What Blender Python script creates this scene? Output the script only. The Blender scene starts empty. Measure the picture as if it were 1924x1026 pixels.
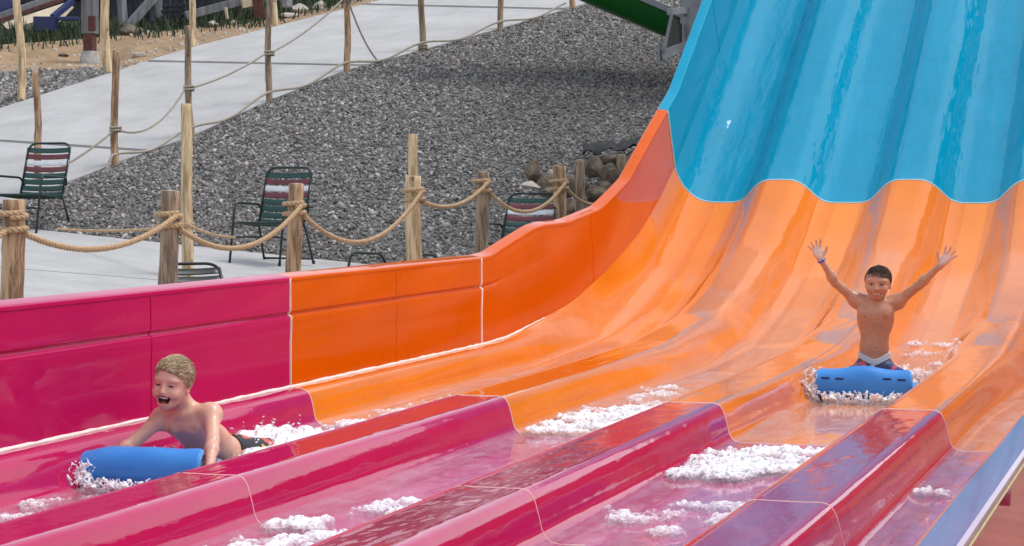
import bpy, math, random
import numpy as np
from mathutils import Vector, Matrix

random.seed(7)
RNG = np.random.default_rng(11)
SC = bpy.context.scene
COL = SC.collection

# ------------------------------------------------------------------ camera
F_PX, CX, CY, CAM_H = 4000.0, 962.0, 513.0, 1.21
YAW = math.atan2(1308.0, F_PX)
PIT = math.atan2(168.0, F_PX)
cam_d = bpy.data.cameras.new('camera')
cam_d.sensor_width = 36.0
cam_d.lens = F_PX / 1924.0 * 36.0
cam_d.clip_start = 0.05
cam_d.clip_end = 600.0
cam = bpy.data.objects.new('camera', cam_d)
COL.objects.link(cam)
cam.location = (0, 0, CAM_H)
cam.rotation_euler = (math.pi / 2 - PIT, 0, YAW)
SC.camera = cam

# ------------------------------------------------------------------ sky, sun, exposure
SUN_EL, SUN_AZ = math.radians(64), math.radians(62)   # azimuth clockwise from +Y
world = bpy.data.worlds.new('World')
SC.world = world
world.use_nodes = True
wn = world.node_tree.nodes
wl = world.node_tree.links
wn.clear()
w_out = wn.new('ShaderNodeOutputWorld')
w_bg = wn.new('ShaderNodeBackground')
w_sky = wn.new('ShaderNodeTexSky')
w_sky.sky_type = 'NISHITA'
w_sky.sun_disc = False
w_sky.sun_elevation = SUN_EL
w_sky.sun_rotation = SUN_AZ
w_sky.dust_density = 1.0
w_sky.air_density = 1.2
w_hsv = wn.new('ShaderNodeHueSaturation')           # thin cloud cover: a paler sky
w_hsv.inputs['Saturation'].default_value = 0.45
w_bg.inputs['Strength'].default_value = 0.15
wl.new(w_sky.outputs[0], w_hsv.inputs['Color'])
wl.new(w_hsv.outputs[0], w_bg.inputs['Color'])
wl.new(w_bg.outputs[0], w_out.inputs['Surface'])

sun_d = bpy.data.lights.new('sun', 'SUN')
sun_d.energy = 1.15
sun_d.angle = math.radians(20)
sun_d.color = (1.0, 0.95, 0.88)
sun = bpy.data.objects.new('sun', sun_d)
COL.objects.link(sun)
_sd = Vector((math.sin(SUN_AZ) * math.cos(SUN_EL), math.cos(SUN_AZ) * math.cos(SUN_EL), math.sin(SUN_EL)))
sun.rotation_euler = _sd.to_track_quat('Z', 'Y').to_euler()
sun.location = _sd * 40

SC.view_settings.view_transform = 'Standard'
SC.view_settings.look = 'None'
SC.view_settings.exposure = 0.67
SC.view_settings.gamma = 1.0
SC.view_settings.use_curve_mapping = False
SC.cycles.max_bounces = 8
SC.cycles.transparent_max_bounces = 12

# ------------------------------------------------------------------ surveying the place
_fw = np.array([-math.sin(YAW) * math.cos(PIT), math.cos(YAW) * math.cos(PIT), -math.sin(PIT)])
_rt = np.array([math.cos(YAW), math.sin(YAW), 0.0])
_up = np.cross(_rt, _fw)
_c0 = np.array([0, 0, CAM_H])

def at(u, v, d):
    """world point seen at photo position (u, v), d metres out along the view axis"""
    return _c0 + d * (_fw + _rt * (u - CX) / F_PX + _up * (CY - v) / F_PX)

def ray_plane(u, v, a, b, c):
    """point where that sight line meets the plane z = a + b x + c y"""
    r = _fw + _rt * (u - CX) / F_PX + _up * (CY - v) / F_PX
    t = (a + b * _c0[0] + c * _c0[1] - _c0[2]) / (r[2] - b * r[0] - c * r[1])
    return _c0 + t * r

# ------------------------------------------------------------------ object helpers
def tag(o, label=None, cat=None, group=None, kind=None):
    if label: o['label'] = label
    if cat: o['category'] = cat
    if group: o['group'] = group
    if kind: o['kind'] = kind
    return o

def empty(name, loc=(0, 0, 0), rz=0.0):
    o = bpy.data.objects.new(name, None)
    o.empty_display_size = 0.1
    COL.objects.link(o)
    o.location = loc
    o.rotation_euler = (0, 0, rz)
    return o

def link_mesh(name, me, mat=None, parent=None):
    o = bpy.data.objects.new(name, me)
    COL.objects.link(o)
    if mat is not None and not me.materials:
        me.materials.append(mat)
    if parent is not None:
        o.parent = parent
    return o

def np_mesh(name, V, Fq, mat=None, parent=None, smooth=True, attrs=None):
    """fast mesh: Fq an (n,3) or (n,4) int array"""
    V = np.asarray(V, np.float32); Fq = np.asarray(Fq, np.int32)
    me = bpy.data.meshes.new(name)
    n, k = Fq.shape
    me.vertices.add(len(V)); me.vertices.foreach_set('co', V.ravel())
    me.loops.add(n * k); me.loops.foreach_set('vertex_index', Fq.ravel())
    me.polygons.add(n)
    me.polygons.foreach_set('loop_start', np.arange(0, n * k, k, dtype=np.int32))
    me.polygons.foreach_set('use_smooth', np.full(n, smooth, bool))
    me.update(calc_edges=True)
    for nm, (typ, arr) in (attrs or {}).items():
        a = me.attributes.new(nm, typ, 'POINT')
        if typ == 'FLOAT_COLOR':
            a.data.foreach_set('color', np.asarray(arr, np.float32).ravel())
        else:
            a.data.foreach_set('value', np.asarray(arr, np.float32).ravel())
    return link_mesh(name, me, mat, parent)

class MB:
    """collects shapes, then links them as one mesh object"""
    def __init__(self): self.v, self.f = [], []
    def add(self, vs, fs):
        b = len(self.v)
        self.v += [tuple(map(float, p)) for p in vs]
        self.f += [tuple(i + b for i in f) for f in fs]
        return self
    def box(self, c, s, R=None):
        hx, hy, hz = s[0] / 2, s[1] / 2, s[2] / 2
        pts = [Vector((x, y, z)) for z in (-hz, hz) for y in (-hy, hy) for x in (-hx, hx)]
        if R is not None: pts = [R @ p for p in pts]
        pts = [(p.x + c[0], p.y + c[1], p.z + c[2]) for p in pts]
        return self.add(pts, [(0, 2, 3, 1), (4, 5, 7, 6), (0, 1, 5, 4), (2, 6, 7, 3), (0, 4, 6, 2), (1, 3, 7, 5)])
    def bar(self, a, b, w, h, up=(0, 0, 1)):
        """box running from a to b, width w, height h"""
        a, b = Vector(a), Vector(b); d = (b - a).normalized(); u = Vector(up)
        s = d.cross(u)
        if s.length < 1e-4: s = Vector((1, 0, 0))
        s.normalize(); t = s.cross(d)
        pts = [p + s * sx * w / 2 + t * sz * h / 2 for p in (a, b) for (sx, sz) in ((-1, -1), (1, -1), (1, 1), (-1, 1))]
        return self.add(pts, [(3, 2, 1, 0), (4, 5, 6, 7), (0, 1, 5, 4), (1, 2, 6, 5), (2, 3, 7, 6), (3, 0, 4, 7)])
    def tube(self, path, r, n=8, cap=True):
        P = [Vector(p) for p in path]
        m = len(P); rs = r if hasattr(r, '__len__') else [r] * m
        T = [(P[min(i + 1, m - 1)] - P[max(i - 1, 0)]).normalized() for i in range(m)]
        u = T[0].orthogonal().normalized(); vs = []
        for i in range(m):
            u = (u - T[i] * u.dot(T[i]))
            u = u.normalized() if u.length > 1e-6 else T[i].orthogonal().normalized()
            w = T[i].cross(u)
            for k in range(n):
                a = 2 * math.pi * k / n
                vs.append(P[i] + (u * math.cos(a) + w * math.sin(a)) * rs[i])
        fs = [(i * n + k, i * n + (k + 1) % n, (i + 1) * n + (k + 1) % n, (i + 1) * n + k) for i in range(m - 1) for k in range(n)]
        if cap: fs += [tuple(range(n))[::-1], tuple((m - 1) * n + k for k in range(n))]
        return self.add(vs, fs)
    def build(self, name, mat, parent=None, smooth=False, bevel=0.0):
        me = bpy.data.meshes.new(name)
        me.from_pydata(self.v, [], self.f); me.update()
        if smooth is True:
            for p in me.polygons: p.use_smooth = True
        elif smooth:
            me.set_sharp_from_angle(angle=math.radians(smooth))
            for p in me.polygons: p.use_smooth = True
            me.set_sharp_from_angle(angle=math.radians(smooth))
        o = link_mesh(name, me, mat, parent)
        if bevel:
            md = o.modifiers.new('bevel', 'BEVEL'); md.width = bevel; md.segments = 2; md.limit_method = 'ANGLE'
        return o

# 12-vertex stone, reused with random stretch
def _ico():
    t = (1 + 5 ** .5) / 2
    v = np.array([(-1, t, 0), (1, t, 0), (-1, -t, 0), (1, -t, 0), (0, -1, t), (0, 1, t), (0, -1, -t), (0, 1, -t), (t, 0, -1), (t, 0, 1), (-t, 0, -1), (-t, 0, 1)], float)
    v /= np.linalg.norm(v[0])
    f = np.array([(0, 11, 5), (0, 5, 1), (0, 1, 7), (0, 7, 10), (0, 10, 11), (1, 5, 9), (5, 11, 4), (11, 10, 2), (10, 7, 6), (7, 1, 8), (3, 9, 4), (3, 4, 2), (3, 2, 6), (3, 6, 8), (3, 8, 9), (4, 9, 5), (2, 4, 11), (6, 2, 10), (8, 6, 7), (9, 8, 1)])
    return v, f
ICO_V, ICO_F = _ico()

def rand_rots(n):
    q = RNG.normal(size=(n, 4)); q /= np.linalg.norm(q, axis=1)[:, None]
    w, x, y, z = q.T
    return np.stack([np.stack([1 - 2 * (y * y + z * z), 2 * (x * y - z * w), 2 * (x * z + y * w)], -1),
                     np.stack([2 * (x * y + z * w), 1 - 2 * (x * x + z * z), 2 * (y * z - x * w)], -1),
                     np.stack([2 * (x * z - y * w), 2 * (y * z + x * w), 1 - 2 * (x * x + y * y)], -1)], 1)

def pebbles(P, size, jit=0.28, flat=(1.0, 0.8, 0.55)):
    """V, F for one lump of stone at every point of P"""
    n = len(P)
    L = ICO_V[None] * (1 + RNG.uniform(-jit, jit, (n, 12, 1)))
    L = L * (np.array(flat)[None, None] * RNG.uniform(.75, 1.25, (n, 1, 3)))
    L = np.einsum('nij,nkj->nki', rand_rots(n), L) * np.asarray(size)[:, None, None]
    V = (L + P[:, None, :]).reshape(-1, 3)
    Fi = (ICO_F[None] + 12 * np.arange(n)[:, None, None]).reshape(-1, 3)
    return V, Fi

# smooth value noise (numpy)
_perm = RNG.random((64, 64, 64)).astype(np.float32)
def vnoise(P, scale):
    Q = np.asarray(P, float) * scale
    i = np.floor(Q).astype(int); f = Q - i; f = f * f * (3 - 2 * f)
    r = 0
    for dx in (0, 1):
        for dy in (0, 1):
            for dz in (0, 1):
                w = (f[..., 0] if dx else 1 - f[..., 0]) * (f[..., 1] if dy else 1 - f[..., 1]) * (f[..., 2] if dz else 1 - f[..., 2])
                r = r + w * _perm[(i[..., 0] + dx) % 64, (i[..., 1] + dy) % 64, (i[..., 2] + dz) % 64]
    return r            # 0..1
def fbm(P, scale, oct=3):
    a, r, s = .5, 0, 0
    for k in range(oct):
        r = r + a * vnoise(P, scale * 2 ** k); s += a; a *= .5
    return r / s

# ------------------------------------------------------------------ materials
def new_mat(name):
    m = bpy.data.materials.new(name); m.use_nodes = True
    nt = m.node_tree
    b = nt.nodes['Principled BSDF']
    return m, nt, b

def N(nt, typ, **kw):
    n = nt.nodes.new(typ)
    for k, v in kw.items():
        if k.startswith('i_'):
            key = k[2:].replace('_', ' ')
            n.inputs[key].default_value = v
        else: setattr(n, k, v)
    return n

def noise(nt, scale, detail=3.0, rough=0.5, coord='Object', stretch=None):
    tc = N(nt, 'ShaderNodeTexCoord')
    out = tc.outputs[coord]
    if stretch:
        mp = N(nt, 'ShaderNodeMapping'); mp.inputs['Scale'].default_value = stretch
        nt.links.new(out, mp.inputs[0]); out = mp.outputs[0]
    n = N(nt, 'ShaderNodeTexNoise'); n.inputs['Scale'].default_value = scale
    n.inputs['Detail'].default_value = detail; n.inputs['Roughness'].default_value = rough
    nt.links.new(out, n.inputs['Vector'])
    return n.outputs['Fac']

def ramp(nt, fac, stops):
    r = N(nt, 'ShaderNodeValToRGB'); e = r.color_ramp.elements
    while len(e) < len(stops): e.new(0.5)
    for el, (p, c) in zip(e, stops):
        el.position = p; el.color = (*c, 1)
    nt.links.new(fac, r.inputs[0])
    return r.outputs['Color']

def bump(nt, b, h, strength, dist, prev=None):
    n = N(nt, 'ShaderNodeBump'); n.inputs['Strength'].default_value = strength; n.inputs['Distance'].default_value = dist
    nt.links.new(h, n.inputs['Height'])
    if prev is not None: nt.links.new(prev, n.inputs['Normal'])
    if b is not None: nt.links.new(n.outputs[0], b.inputs['Normal'])
    return n.outputs[0]

def mat_noise(name, c1, c2, scale=6, rough=0.8, bscale=None, bstr=0.3, bdist=0.01, stretch=None, detail=4, metal=0, spec=0.5, lo=.3, hi=.7):
    m, nt, b = new_mat(name)
    f = noise(nt, scale, detail, .55, stretch=stretch)
    nt.links.new(ramp(nt, f, [(lo, c1), (hi, c2)]), b.inputs['Base Color'])
    b.inputs['Roughness'].default_value = rough; b.inputs['Metallic'].default_value = metal
    b.inputs['Specular IOR Level'].default_value = spec
    if bscale: bump(nt, b, noise(nt, bscale, 4, .6, stretch=stretch), bstr, bdist)
    return m

def mat_plain(name, c, rough=0.5, metal=0.0, spec=0.5):
    m, nt, b = new_mat(name)
    f = noise(nt, 9, 3)
    nt.links.new(ramp(nt, f, [(.3, tuple(x * .88 for x in c)), (.7, tuple(min(1, x * 1.08) for x in c))]), b.inputs['Base Color'])
    b.inputs['Roughness'].default_value = rough; b.inputs['Metallic'].default_value = metal
    b.inputs['Specular IOR Level'].default_value = spec
    return m

def mat_gelcoat(name, c, wet, wave=.022, spec=.13):
    """glossy gelcoat over hand-laid fibreglass, with a running film of water where wet > 0"""
    m, nt, b = new_mat(name)
    f = noise(nt, 1.3, 4, .6)
    g = noise(nt, 40, 2, .5)
    c1 = ramp(nt, f, [(.25, tuple(x * .90 for x in c)), (.75, tuple(min(1, x * 1.06) for x in c))])
    mx = N(nt, 'ShaderNodeMix', data_type='RGBA', blend_type='MULTIPLY'); mx.inputs[0].default_value = .25
    nt.links.new(c1, mx.inputs[6]); nt.links.new(ramp(nt, g, [(.3, (.8, .8, .8)), (.6, (1, 1, 1))]), mx.inputs[7])
    nt.links.new(mx.outputs[2], b.inputs['Base Color'])
    # roughness varies where the film of water has dried or beaded
    rr = N(nt, 'ShaderNodeMapRange'); rr.inputs['From Min'].default_value = .35; rr.inputs['From Max'].default_value = .65
    rr.inputs['To Min'].default_value = .03; rr.inputs['To Max'].default_value = .085
    nt.links.new(noise(nt, 2.2, 5, .6, stretch=(1.5, .35, .35)), rr.inputs['Value'])
    nt.links.new(rr.outputs[0], b.inputs['Roughness'])
    b.inputs['Specular IOR Level'].default_value = spec
    b.inputs['Coat Weight'].default_value = .65 * wet
    b.inputs['Coat Roughness'].default_value = .03
    b.inputs['Coat IOR'].default_value = 1.33
    n1 = bump(nt, None, noise(nt, 1.6, 2, .4, stretch=(1.6, .7, .7)), .5, .010)
    n2 = bump(nt, None, noise(nt, 9, 2, .5, stretch=(1, .5, .5)), .30 + .3 * wet, .0022, n1)
    nt.links.new(n2 if not wet else n1, b.inputs['Normal'])
    if wet:
        n2 = bump(nt, None, noise(nt, 3.2, 3, .55, stretch=(1.3, .28, .28)), .75, wave, n2)      # sheets of running water
        n3 = bump(nt, None, noise(nt, 15, 2, .5, stretch=(1.0, .4, .4)), .45 * wet, .004, n2)
        nt.links.new(n3, b.inputs['Coat Normal'])
    else:
        nt.links.new(n2, b.inputs['Coat Normal'])
    return m

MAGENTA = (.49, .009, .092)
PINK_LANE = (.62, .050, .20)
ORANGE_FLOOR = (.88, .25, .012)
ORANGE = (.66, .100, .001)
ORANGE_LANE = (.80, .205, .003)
BLUE = (.0002, .28, .45)
M = {}
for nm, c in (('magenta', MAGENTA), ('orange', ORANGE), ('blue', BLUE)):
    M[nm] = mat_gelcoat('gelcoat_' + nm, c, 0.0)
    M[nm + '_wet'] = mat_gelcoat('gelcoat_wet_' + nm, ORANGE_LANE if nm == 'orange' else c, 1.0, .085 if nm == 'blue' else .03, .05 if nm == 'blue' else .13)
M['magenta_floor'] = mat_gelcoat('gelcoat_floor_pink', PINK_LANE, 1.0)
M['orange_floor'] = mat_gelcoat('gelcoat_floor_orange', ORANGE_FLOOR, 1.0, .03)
M['blue_floor'] = M['blue_wet']
M['flange_gloss'] = mat_gelcoat('gelcoat_rail', (.34, .20, .34), 1.0)
M['flange_gloss'].node_tree.nodes['Principled BSDF'].inputs['Coat IOR'].default_value = 1.36
M['flange_gloss'].node_tree.nodes['Principled BSDF'].inputs['Coat Weight'].default_value = .25
M['sealant'] = mat_plain('sealant', (.80, .52, .46), .5)
M['sealant_cream'] = mat_plain('sealant_cream', (.86, .76, .68), .6)
M['sealant_blue'] = mat_plain('sealant_blue', (.45, .72, .82), .5)
M['raw_edge'] = mat_noise('raw_fibreglass_edge', (.45, .36, .18), (.62, .52, .30), 30, .7)
def mat_concrete():
    m, nt, b = new_mat('concrete')
    c = ramp(nt, noise(nt, 1.4, 8, .65), [(.3, (.36, .35, .34)), (.7, (.49, .48, .465))])
    sp = ramp(nt, noise(nt, 16, 3, .6, stretch=(1, .6, 1)), [(.24, (.55, .54, .52)), (.33, (1, 1, 1))])      # small stains
    fi = ramp(nt, noise(nt, 70, 4, .7), [(.3, (.88, .88, .88)), (.7, (1.05, 1.05, 1.05))])
    m1 = N(nt, 'ShaderNodeMix', data_type='RGBA', blend_type='MULTIPLY'); m1.inputs[0].default_value = 1
    m2 = N(nt, 'ShaderNodeMix', data_type='RGBA', blend_type='MULTIPLY'); m2.inputs[0].default_value = 1
    nt.links.new(c, m1.inputs[6]); nt.links.new(sp, m1.inputs[7]); nt.links.new(m1.outputs[2], m2.inputs[6]); nt.links.new(fi, m2.inputs[7])
    nt.links.new(m2.outputs[2], b.inputs['Base Color']); b.inputs['Roughness'].default_value = .85
    bump(nt, b, noise(nt, 60, 4, .6), .3, .004)
    return m
M['concrete'] = mat_concrete()
M['joint'] = mat_noise('joint_filler', (.16, .10, .07), (.26, .18, .13), 20, .9)
M['dirt'] = mat_noise('dirt', (.25, .155, .08), (.40, .27, .155), 2.2, .95, 25, .8, .03, detail=9)
M['gravel_bed'] = mat_noise('gravel_bed', (.08, .076, .072), (.20, .19, .18), 22, .95, 30, 1.0, .03, detail=8)
M['grass_soil'] = mat_noise('grass_soil', (.012, .022, .008), (.035, .06, .018), 6, .95, 30, .8, .03)
# ------------------------------------------------------------------ the ground
def pl(xs, ys, u): return float(np.interp(u, xs, ys))
DK = (.42 - .107 * 8.98 - .026 * 19.8, -.107, .026)      # patio plane z = a + b x + c y
def deck_z(x, y): return DK[0] + DK[1] * x + DK[2] * y
def deck(u, v): return ray_plane(u, v, *DK)

US = np.concatenate([np.arange(-700, 1701, 20)])
def d_right(u): return 25 + 9 * (u - 215) / 860.0
def L_deck_edge(u):
    if u <= 1150: return deck(u, 424 + .105 * u)
    p = deck(1150, 424 + .105 * 1150); q = np.array([2.0, 24.0, -.4])
    return p + (q - p) * (u - 1150) / 550.0
def L_path_right(u):
    v = pl([-700, -85, 0, 105, 215, 361, 503, 650, 795, 940, 1075, 1700], [351, 415.5, 395, 355, 312, 260, 194, 136, 97, 57, 17, -170], u)
    d = pl([-85, 0, 105, 215, 1700], [24.0, 24.3, 24.6, 25.0, d_right(1700)], u) if u > -85 else None
    if d is None: return L_deck_edge(u) + np.array([0, .15, .02])
    return at(u, v, d)
def L_path_left(u):
    v = pl([-700, -100, 0, 193, 273, 380, 520, 640, 760, 900, 1700], [420, 238, 207, 145, 118, 87, 52, 22, -8, -42, -240], u)
    return at(u, v, d_right(685 + (u - 273) * .92) + 2.1)
def L_verge(u):
    if u < 225: return at(u, 137 - .03 * u, d_right(685 + (u - 273) * .92) + 4.6 + (225 - u) * .002)
    p = L_path_left(u); return p + np.array([-.05, .08, -.03])
def L_dirt(u):
    p = L_path_left(u)
    v = pl([-700, 0, 150, 300, 480, 640, 900, 1700], [95, 84, 74, 60, 42, 8, -75, -300], u)
    return at(u, v, d_right(685 + (u - 273) * .92) + 9.5)
def L_grass(u):
    p = L_dirt(u)
    return p + np.array([-2.0, 6.5, 1.0])
def L_far(u):
    p = L_dirt(u)
    return p + np.array([-14, 48, 13.0])

def loft(name, LA, LB, us, nv, mat, amp=0.0, nscale=1.0, bow=0.0, kind='structure'):
    A = np.array([LA(u) for u in us]); B = np.array([LB(u) for u in us])
    t = np.linspace(0, 1, nv)
    G = A[None] * (1 - t)[:, None, None] + B[None] * t[:, None, None]
    if amp:
        G[..., 2] += (fbm(G, nscale, 4) - .5) * 2 * amp * np.minimum(1, np.minimum(t, 1 - t) * 6)[:, None]
    if bow: G[..., 2] += bow * np.sin(np.pi * t)[:, None]
    n = len(us)
    i, j = np.meshgrid(np.arange(nv - 1), np.arange(n - 1), indexing='ij')
    a = (i * n + j).ravel()
    o = np_mesh(name, G.reshape(-1, 3), np.stack([a, a + 1, a + n + 1, a + n], 1), mat)
    tag(o, kind=kind)
    return o, G

bank_us = np.arange(-700, 1701, 25)
bank, GB = loft('gravel_bank', L_deck_edge, L_path_right, bank_us, 24, M['gravel_bed'], .05, .8, .12)
tri_us = np.arange(-700, 261, 20)
verge, GV = loft('gravel_verge', L_path_left, L_verge, tri_us, 8, M['gravel_bed'], .03, .8)
dirt, GD = loft('dirt_ground', L_verge, L_dirt, US, 26, M['dirt'], .14, .7, -.12)
grs, GG = loft('grassy_ground', L_dirt, L_grass, US, 14, M['grass_soil'], .15, .5)
hill, GH = loft('hillside', L_grass, L_far, US, 20, M['grass_soil'], .6, .2)

# base sheet that carries everything out to the horizon, under the patio and the slide
V = [(-400, -300, -1.6), (400, -300, -1.6), (400, 500, -1.6), (-400, 500, -1.6)]
ground = np_mesh('ground', V, [(0, 1, 2, 3)], M['dirt']); tag(ground, kind='structure')

# paving slabs: patio
patio_bed = MB()
def deck_quad(mb, pts, top, thick):
    n = len(pts)
    vs = [(p[0], p[1], p[2] + top) for p in pts] + [(p[0], p[1], p[2] + top - thick) for p in pts]
    fs = [tuple(range(n)), tuple(range(2 * n - 1, n - 1, -1))] + [(i, i + n, (i + 1) % n + n, (i + 1) % n) for i in range(n)]
    mb.add(vs, fs)
def ccw(pts):
    a = sum(pts[i][0] * pts[(i + 1) % len(pts)][1] - pts[(i + 1) % len(pts)][0] * pts[i][1] for i in range(len(pts)))
    return pts if a > 0 else pts[::-1]
def on_deck(x, y): return np.array([x, y, deck_z(x, y)])
J0, J1 = deck(-500, 462), deck(700, 558)          # the long joint across the patio
E0, E1 = L_deck_edge(-700), L_deck_edge(1150)
XS = -4.62                                          # patio stops short of the slide's outer face
patio = MB()
patio.add([(-30, -6, deck_z(-30, -6) - .16), (XS, -6, deck_z(XS, -6) - .16), (XS, 21, deck_z(XS, 21) - .16), (-30, 27, deck_z(-30, 27) - .16)], [(0, 1, 2, 3)])
patio = patio.build('patio', M['joint']); tag(patio, kind='structure')
jd = (J1 - J0)[:2]; jd = jd / np.linalg.norm(jd); jn = np.array([-jd[1], jd[0]])
if jn[1] < 0: jn = -jn
def j_at_x(x, off):
    t = (x - J0[0] - jn[0] * off) / jd[0]
    y = J0[1] + jn[1] * off + jd[1] * t
    return on_deck(x, y)
far_edge = [L_deck_edge(u) for u in np.linspace(-700, 1150, 12)]
xl = float(E0[0])
s1 = [j_at_x(XS, .018), on_deck(XS, far_edge[-1][1] - .2)] + far_edge[::-1] + [j_at_x(xl, .018)]
mb = MB(); deck_quad(mb, ccw([on_deck(p[0], p[1]) for p in s1]), 0.0, .1)
mb.build('concrete_slab', M['concrete'], patio)
s2 = [j_at_x(xl, -.018), j_at_x(XS, -.018), j_at_x(XS, -3.4), j_at_x(xl, -3.4)]
mb = MB(); deck_quad(mb, ccw(s2), 0.0, .1); mb.build('concrete_slab', M['concrete'], patio)
s3 = [j_at_x(xl, -3.436), j_at_x(XS, -3.436), on_deck(XS, -6), on_deck(xl, -6)]
mb = MB(); deck_quad(mb, ccw(s3), 0.0, .1); mb.build('concrete_slab', M['concrete'], patio)

# paving slabs: the path up the hill, one slab per joint
def path_pt(ur, s):
    """s = 0 right edge .. 1 left edge, across the path at right-edge station ur"""
    R = L_path_right(ur) if ur > 215 else None
    if R is None:
        ul = 273 + (ur - 685) / .92
        Lp = L_path_left(ul)
        R = L_path_right(max(ur, -80))
        if ur < 215:
            R = R + (np.array([R[0], R[1], R[2]]) - R)
    Lp = L_path_left(273 + (ur - 685) / .92)
    return R + (Lp - R) * s
path_bed = MB()
us = np.arange(-60, 1601, 20)
vs = [tuple(path_pt(u, s) + np.array([0, 0, -.05])) for u in us for s in (0.01, .99)]
path_bed.add(vs, [(2 * i, 2 * i + 2, 2 * i + 3, 2 * i + 1) for i in range(len(us) - 1)])
path = path_bed.build('path', M['joint']); tag(path, kind='structure')
stations = [-80, 283, 685, 1063, 1430, 1600]
for a, b in zip(stations[:-1], stations[1:]):
    ub = np.linspace(a + 5.5, b - 5.5, 14)
    mb = MB(); n = len(ub)
    top = [path_pt(u, s) + np.array([0, 0, .03]) for u in ub for s in (0, .33, .66, 1)]
    bot = [p - np.array([0, 0, .14]) for p in top]
    k = n * 4
    fs = [(4 * i + c, 4 * (i + 1) + c, 4 * (i + 1) + c + 1, 4 * i + c + 1) for i in range(n - 1) for c in range(3)]
    fs += [(4 * i, 4 * i + k, 4 * (i + 1) + k, 4 * (i + 1)) for i in range(n - 1)]
    fs += [(4 * i + 3, 4 * (i + 1) + 3, 4 * (i + 1) + 3 + k, 4 * i + 3 + k) for i in range(n - 1)]
    fs += [(0, 1, 1 + k, k), (1, 2, 2 + k, 1 + k), (2, 3, 3 + k, 2 + k)]
    q = 4 * (n - 1); fs += [(q, q + k, q + 1 + k, q + 1), (q + 1, q + 1 + k, q + 2 + k, q + 2), (q + 2, q + 2 + k, q + 3 + k, q + 3)]
    mb.add([tuple(p) for p in top + bot], fs)
    mb.build('concrete_slab', M['concrete'], path, smooth=40)

# gravel: loose stones over the bank and the verge
def mat_gravel():
    m, nt, b = new_mat('gravel_stone')
    a = N(nt, 'ShaderNodeAttribute'); a.attribute_name = 'tone'
    c = ramp(nt, a.outputs['Fac'], [(0, (.075, .070, .067)), (.3, (.15, .142, .136)), (.6, (.235, .223, .212)), (.85, (.34, .325, .31)), (1, (.52, .50, .48))])
    a2 = N(nt, 'ShaderNodeAttribute'); a2.attribute_name = 'tint'
    mx = N(nt, 'ShaderNodeMix', data_type='RGBA', blend_type='MULTIPLY'); mx.inputs[0].default_value = 1
    nt.links.new(c, mx.inputs[6]); nt.links.new(ramp(nt, a2.outputs['Fac'], [(0, (1.0, 1.02, 1.0)), (.6, (1, .98, .95)), (1, (1.05, .90, .86))]), mx.inputs[7])
    nt.links.new(mx.outputs[2], b.inputs['Base Color']); b.inputs['Roughness'].default_value = .85
    return m
M['gravel'] = mat_gravel()
def sample_grid(G, n, ulim=None):
    """n points spread evenly over a grid surface"""
    a, b, c, d = G[:-1, :-1], G[:-1, 1:], G[1:, 1:], G[1:, :-1]
    ar = np.linalg.norm(np.cross(b - a, d - a), axis=-1)
    if ulim is not None: ar = ar * ulim
    p = (ar / ar.sum()).ravel()
    k = RNG.choice(len(p), n, p=p)
    i, j = np.unravel_index(k, ar.shape)
    s, t = RNG.random((2, n, 1))
    return (a[i, j] * (1 - s) * (1 - t) + b[i, j] * s * (1 - t) + c[i, j] * s * t + d[i, j] * (1 - s) * t), i, j
um = (bank_us[:-1] + bank_us[1:]) / 2
lim = ((um > -260) & (um < 1360)).astype(float)[None, :] * np.ones((GB.shape[0] - 1, 1))
P, _, _ = sample_grid(GB, 66000, lim)
um = (tri_us[:-1] + tri_us[1:]) / 2
P2, _, _ = sample_grid(GV, 5600, ((um > -340).astype(float))[None, :] * np.ones((GV.shape[0] - 1, 1)))
def stones(name, P, lo, hi):
    n = len(P)
    sz = RNG.uniform(lo, hi, n) * RNG.choice([.8, 1, 1.25], n, p=[.3, .5, .2])
    P = P + np.array([0, 0, .3])[None] * sz[:, None]
    V, Fi = pebbles(P, sz)
    wet = np.clip(np.exp(-(((P - at(1150, 165, 29.0)) / np.array([1.5, 3.2, 1.6])) ** 2).sum(1)) * 1.5 * (.6 + .8 * fbm(P, 1.2, 2)), 0, 1)     # shadow of the chute and tower painted into the stone tone
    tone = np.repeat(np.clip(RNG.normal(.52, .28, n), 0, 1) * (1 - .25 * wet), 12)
    tint = np.repeat(RNG.random(n), 12)
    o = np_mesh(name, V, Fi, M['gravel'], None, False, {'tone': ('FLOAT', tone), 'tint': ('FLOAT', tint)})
    return o
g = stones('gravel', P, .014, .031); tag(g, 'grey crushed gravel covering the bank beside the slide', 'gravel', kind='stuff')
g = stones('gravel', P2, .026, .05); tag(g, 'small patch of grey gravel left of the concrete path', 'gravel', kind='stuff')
# ------------------------------------------------------------------ the racer slide
slide = empty('water_slide', (0, 9.75, 0))
tag(slide, 'four lane mat racing slide with magenta run-out, orange curve and blue drop', 'water slide')
def S(mb_or_name): return slide
_CY = np.array([-6, 12.6, 13.2, 14.5, 15.35, 16.3, 17.0, 17.5, 18.0, 18.6, 19.3, 20.6, 26.0])
_CZ = np.array([0, 0, .004, .09, .25, .51, .80, 1.06, 1.355, 1.735, 2.19, 3.05, 6.65])
_yy = np.linspace(-6, 26, 3201); _zz = np.interp(_yy, _CY, _CZ)
_k = np.hanning(71); _k /= _k.sum()
_zz = np.convolve(np.pad(_zz, 35, mode='reflect', reflect_type='odd'), _k, 'valid')
_sl = np.gradient(_zz, _yy)
def prof(y): return float(np.interp(y, _yy, _zz)), float(np.interp(y, _yy, _sl))
def sstep(a, b, x):
    t = np.clip((x - a) / (b - a), 0, 1); return t * t * (3 - 2 * t)
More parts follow.
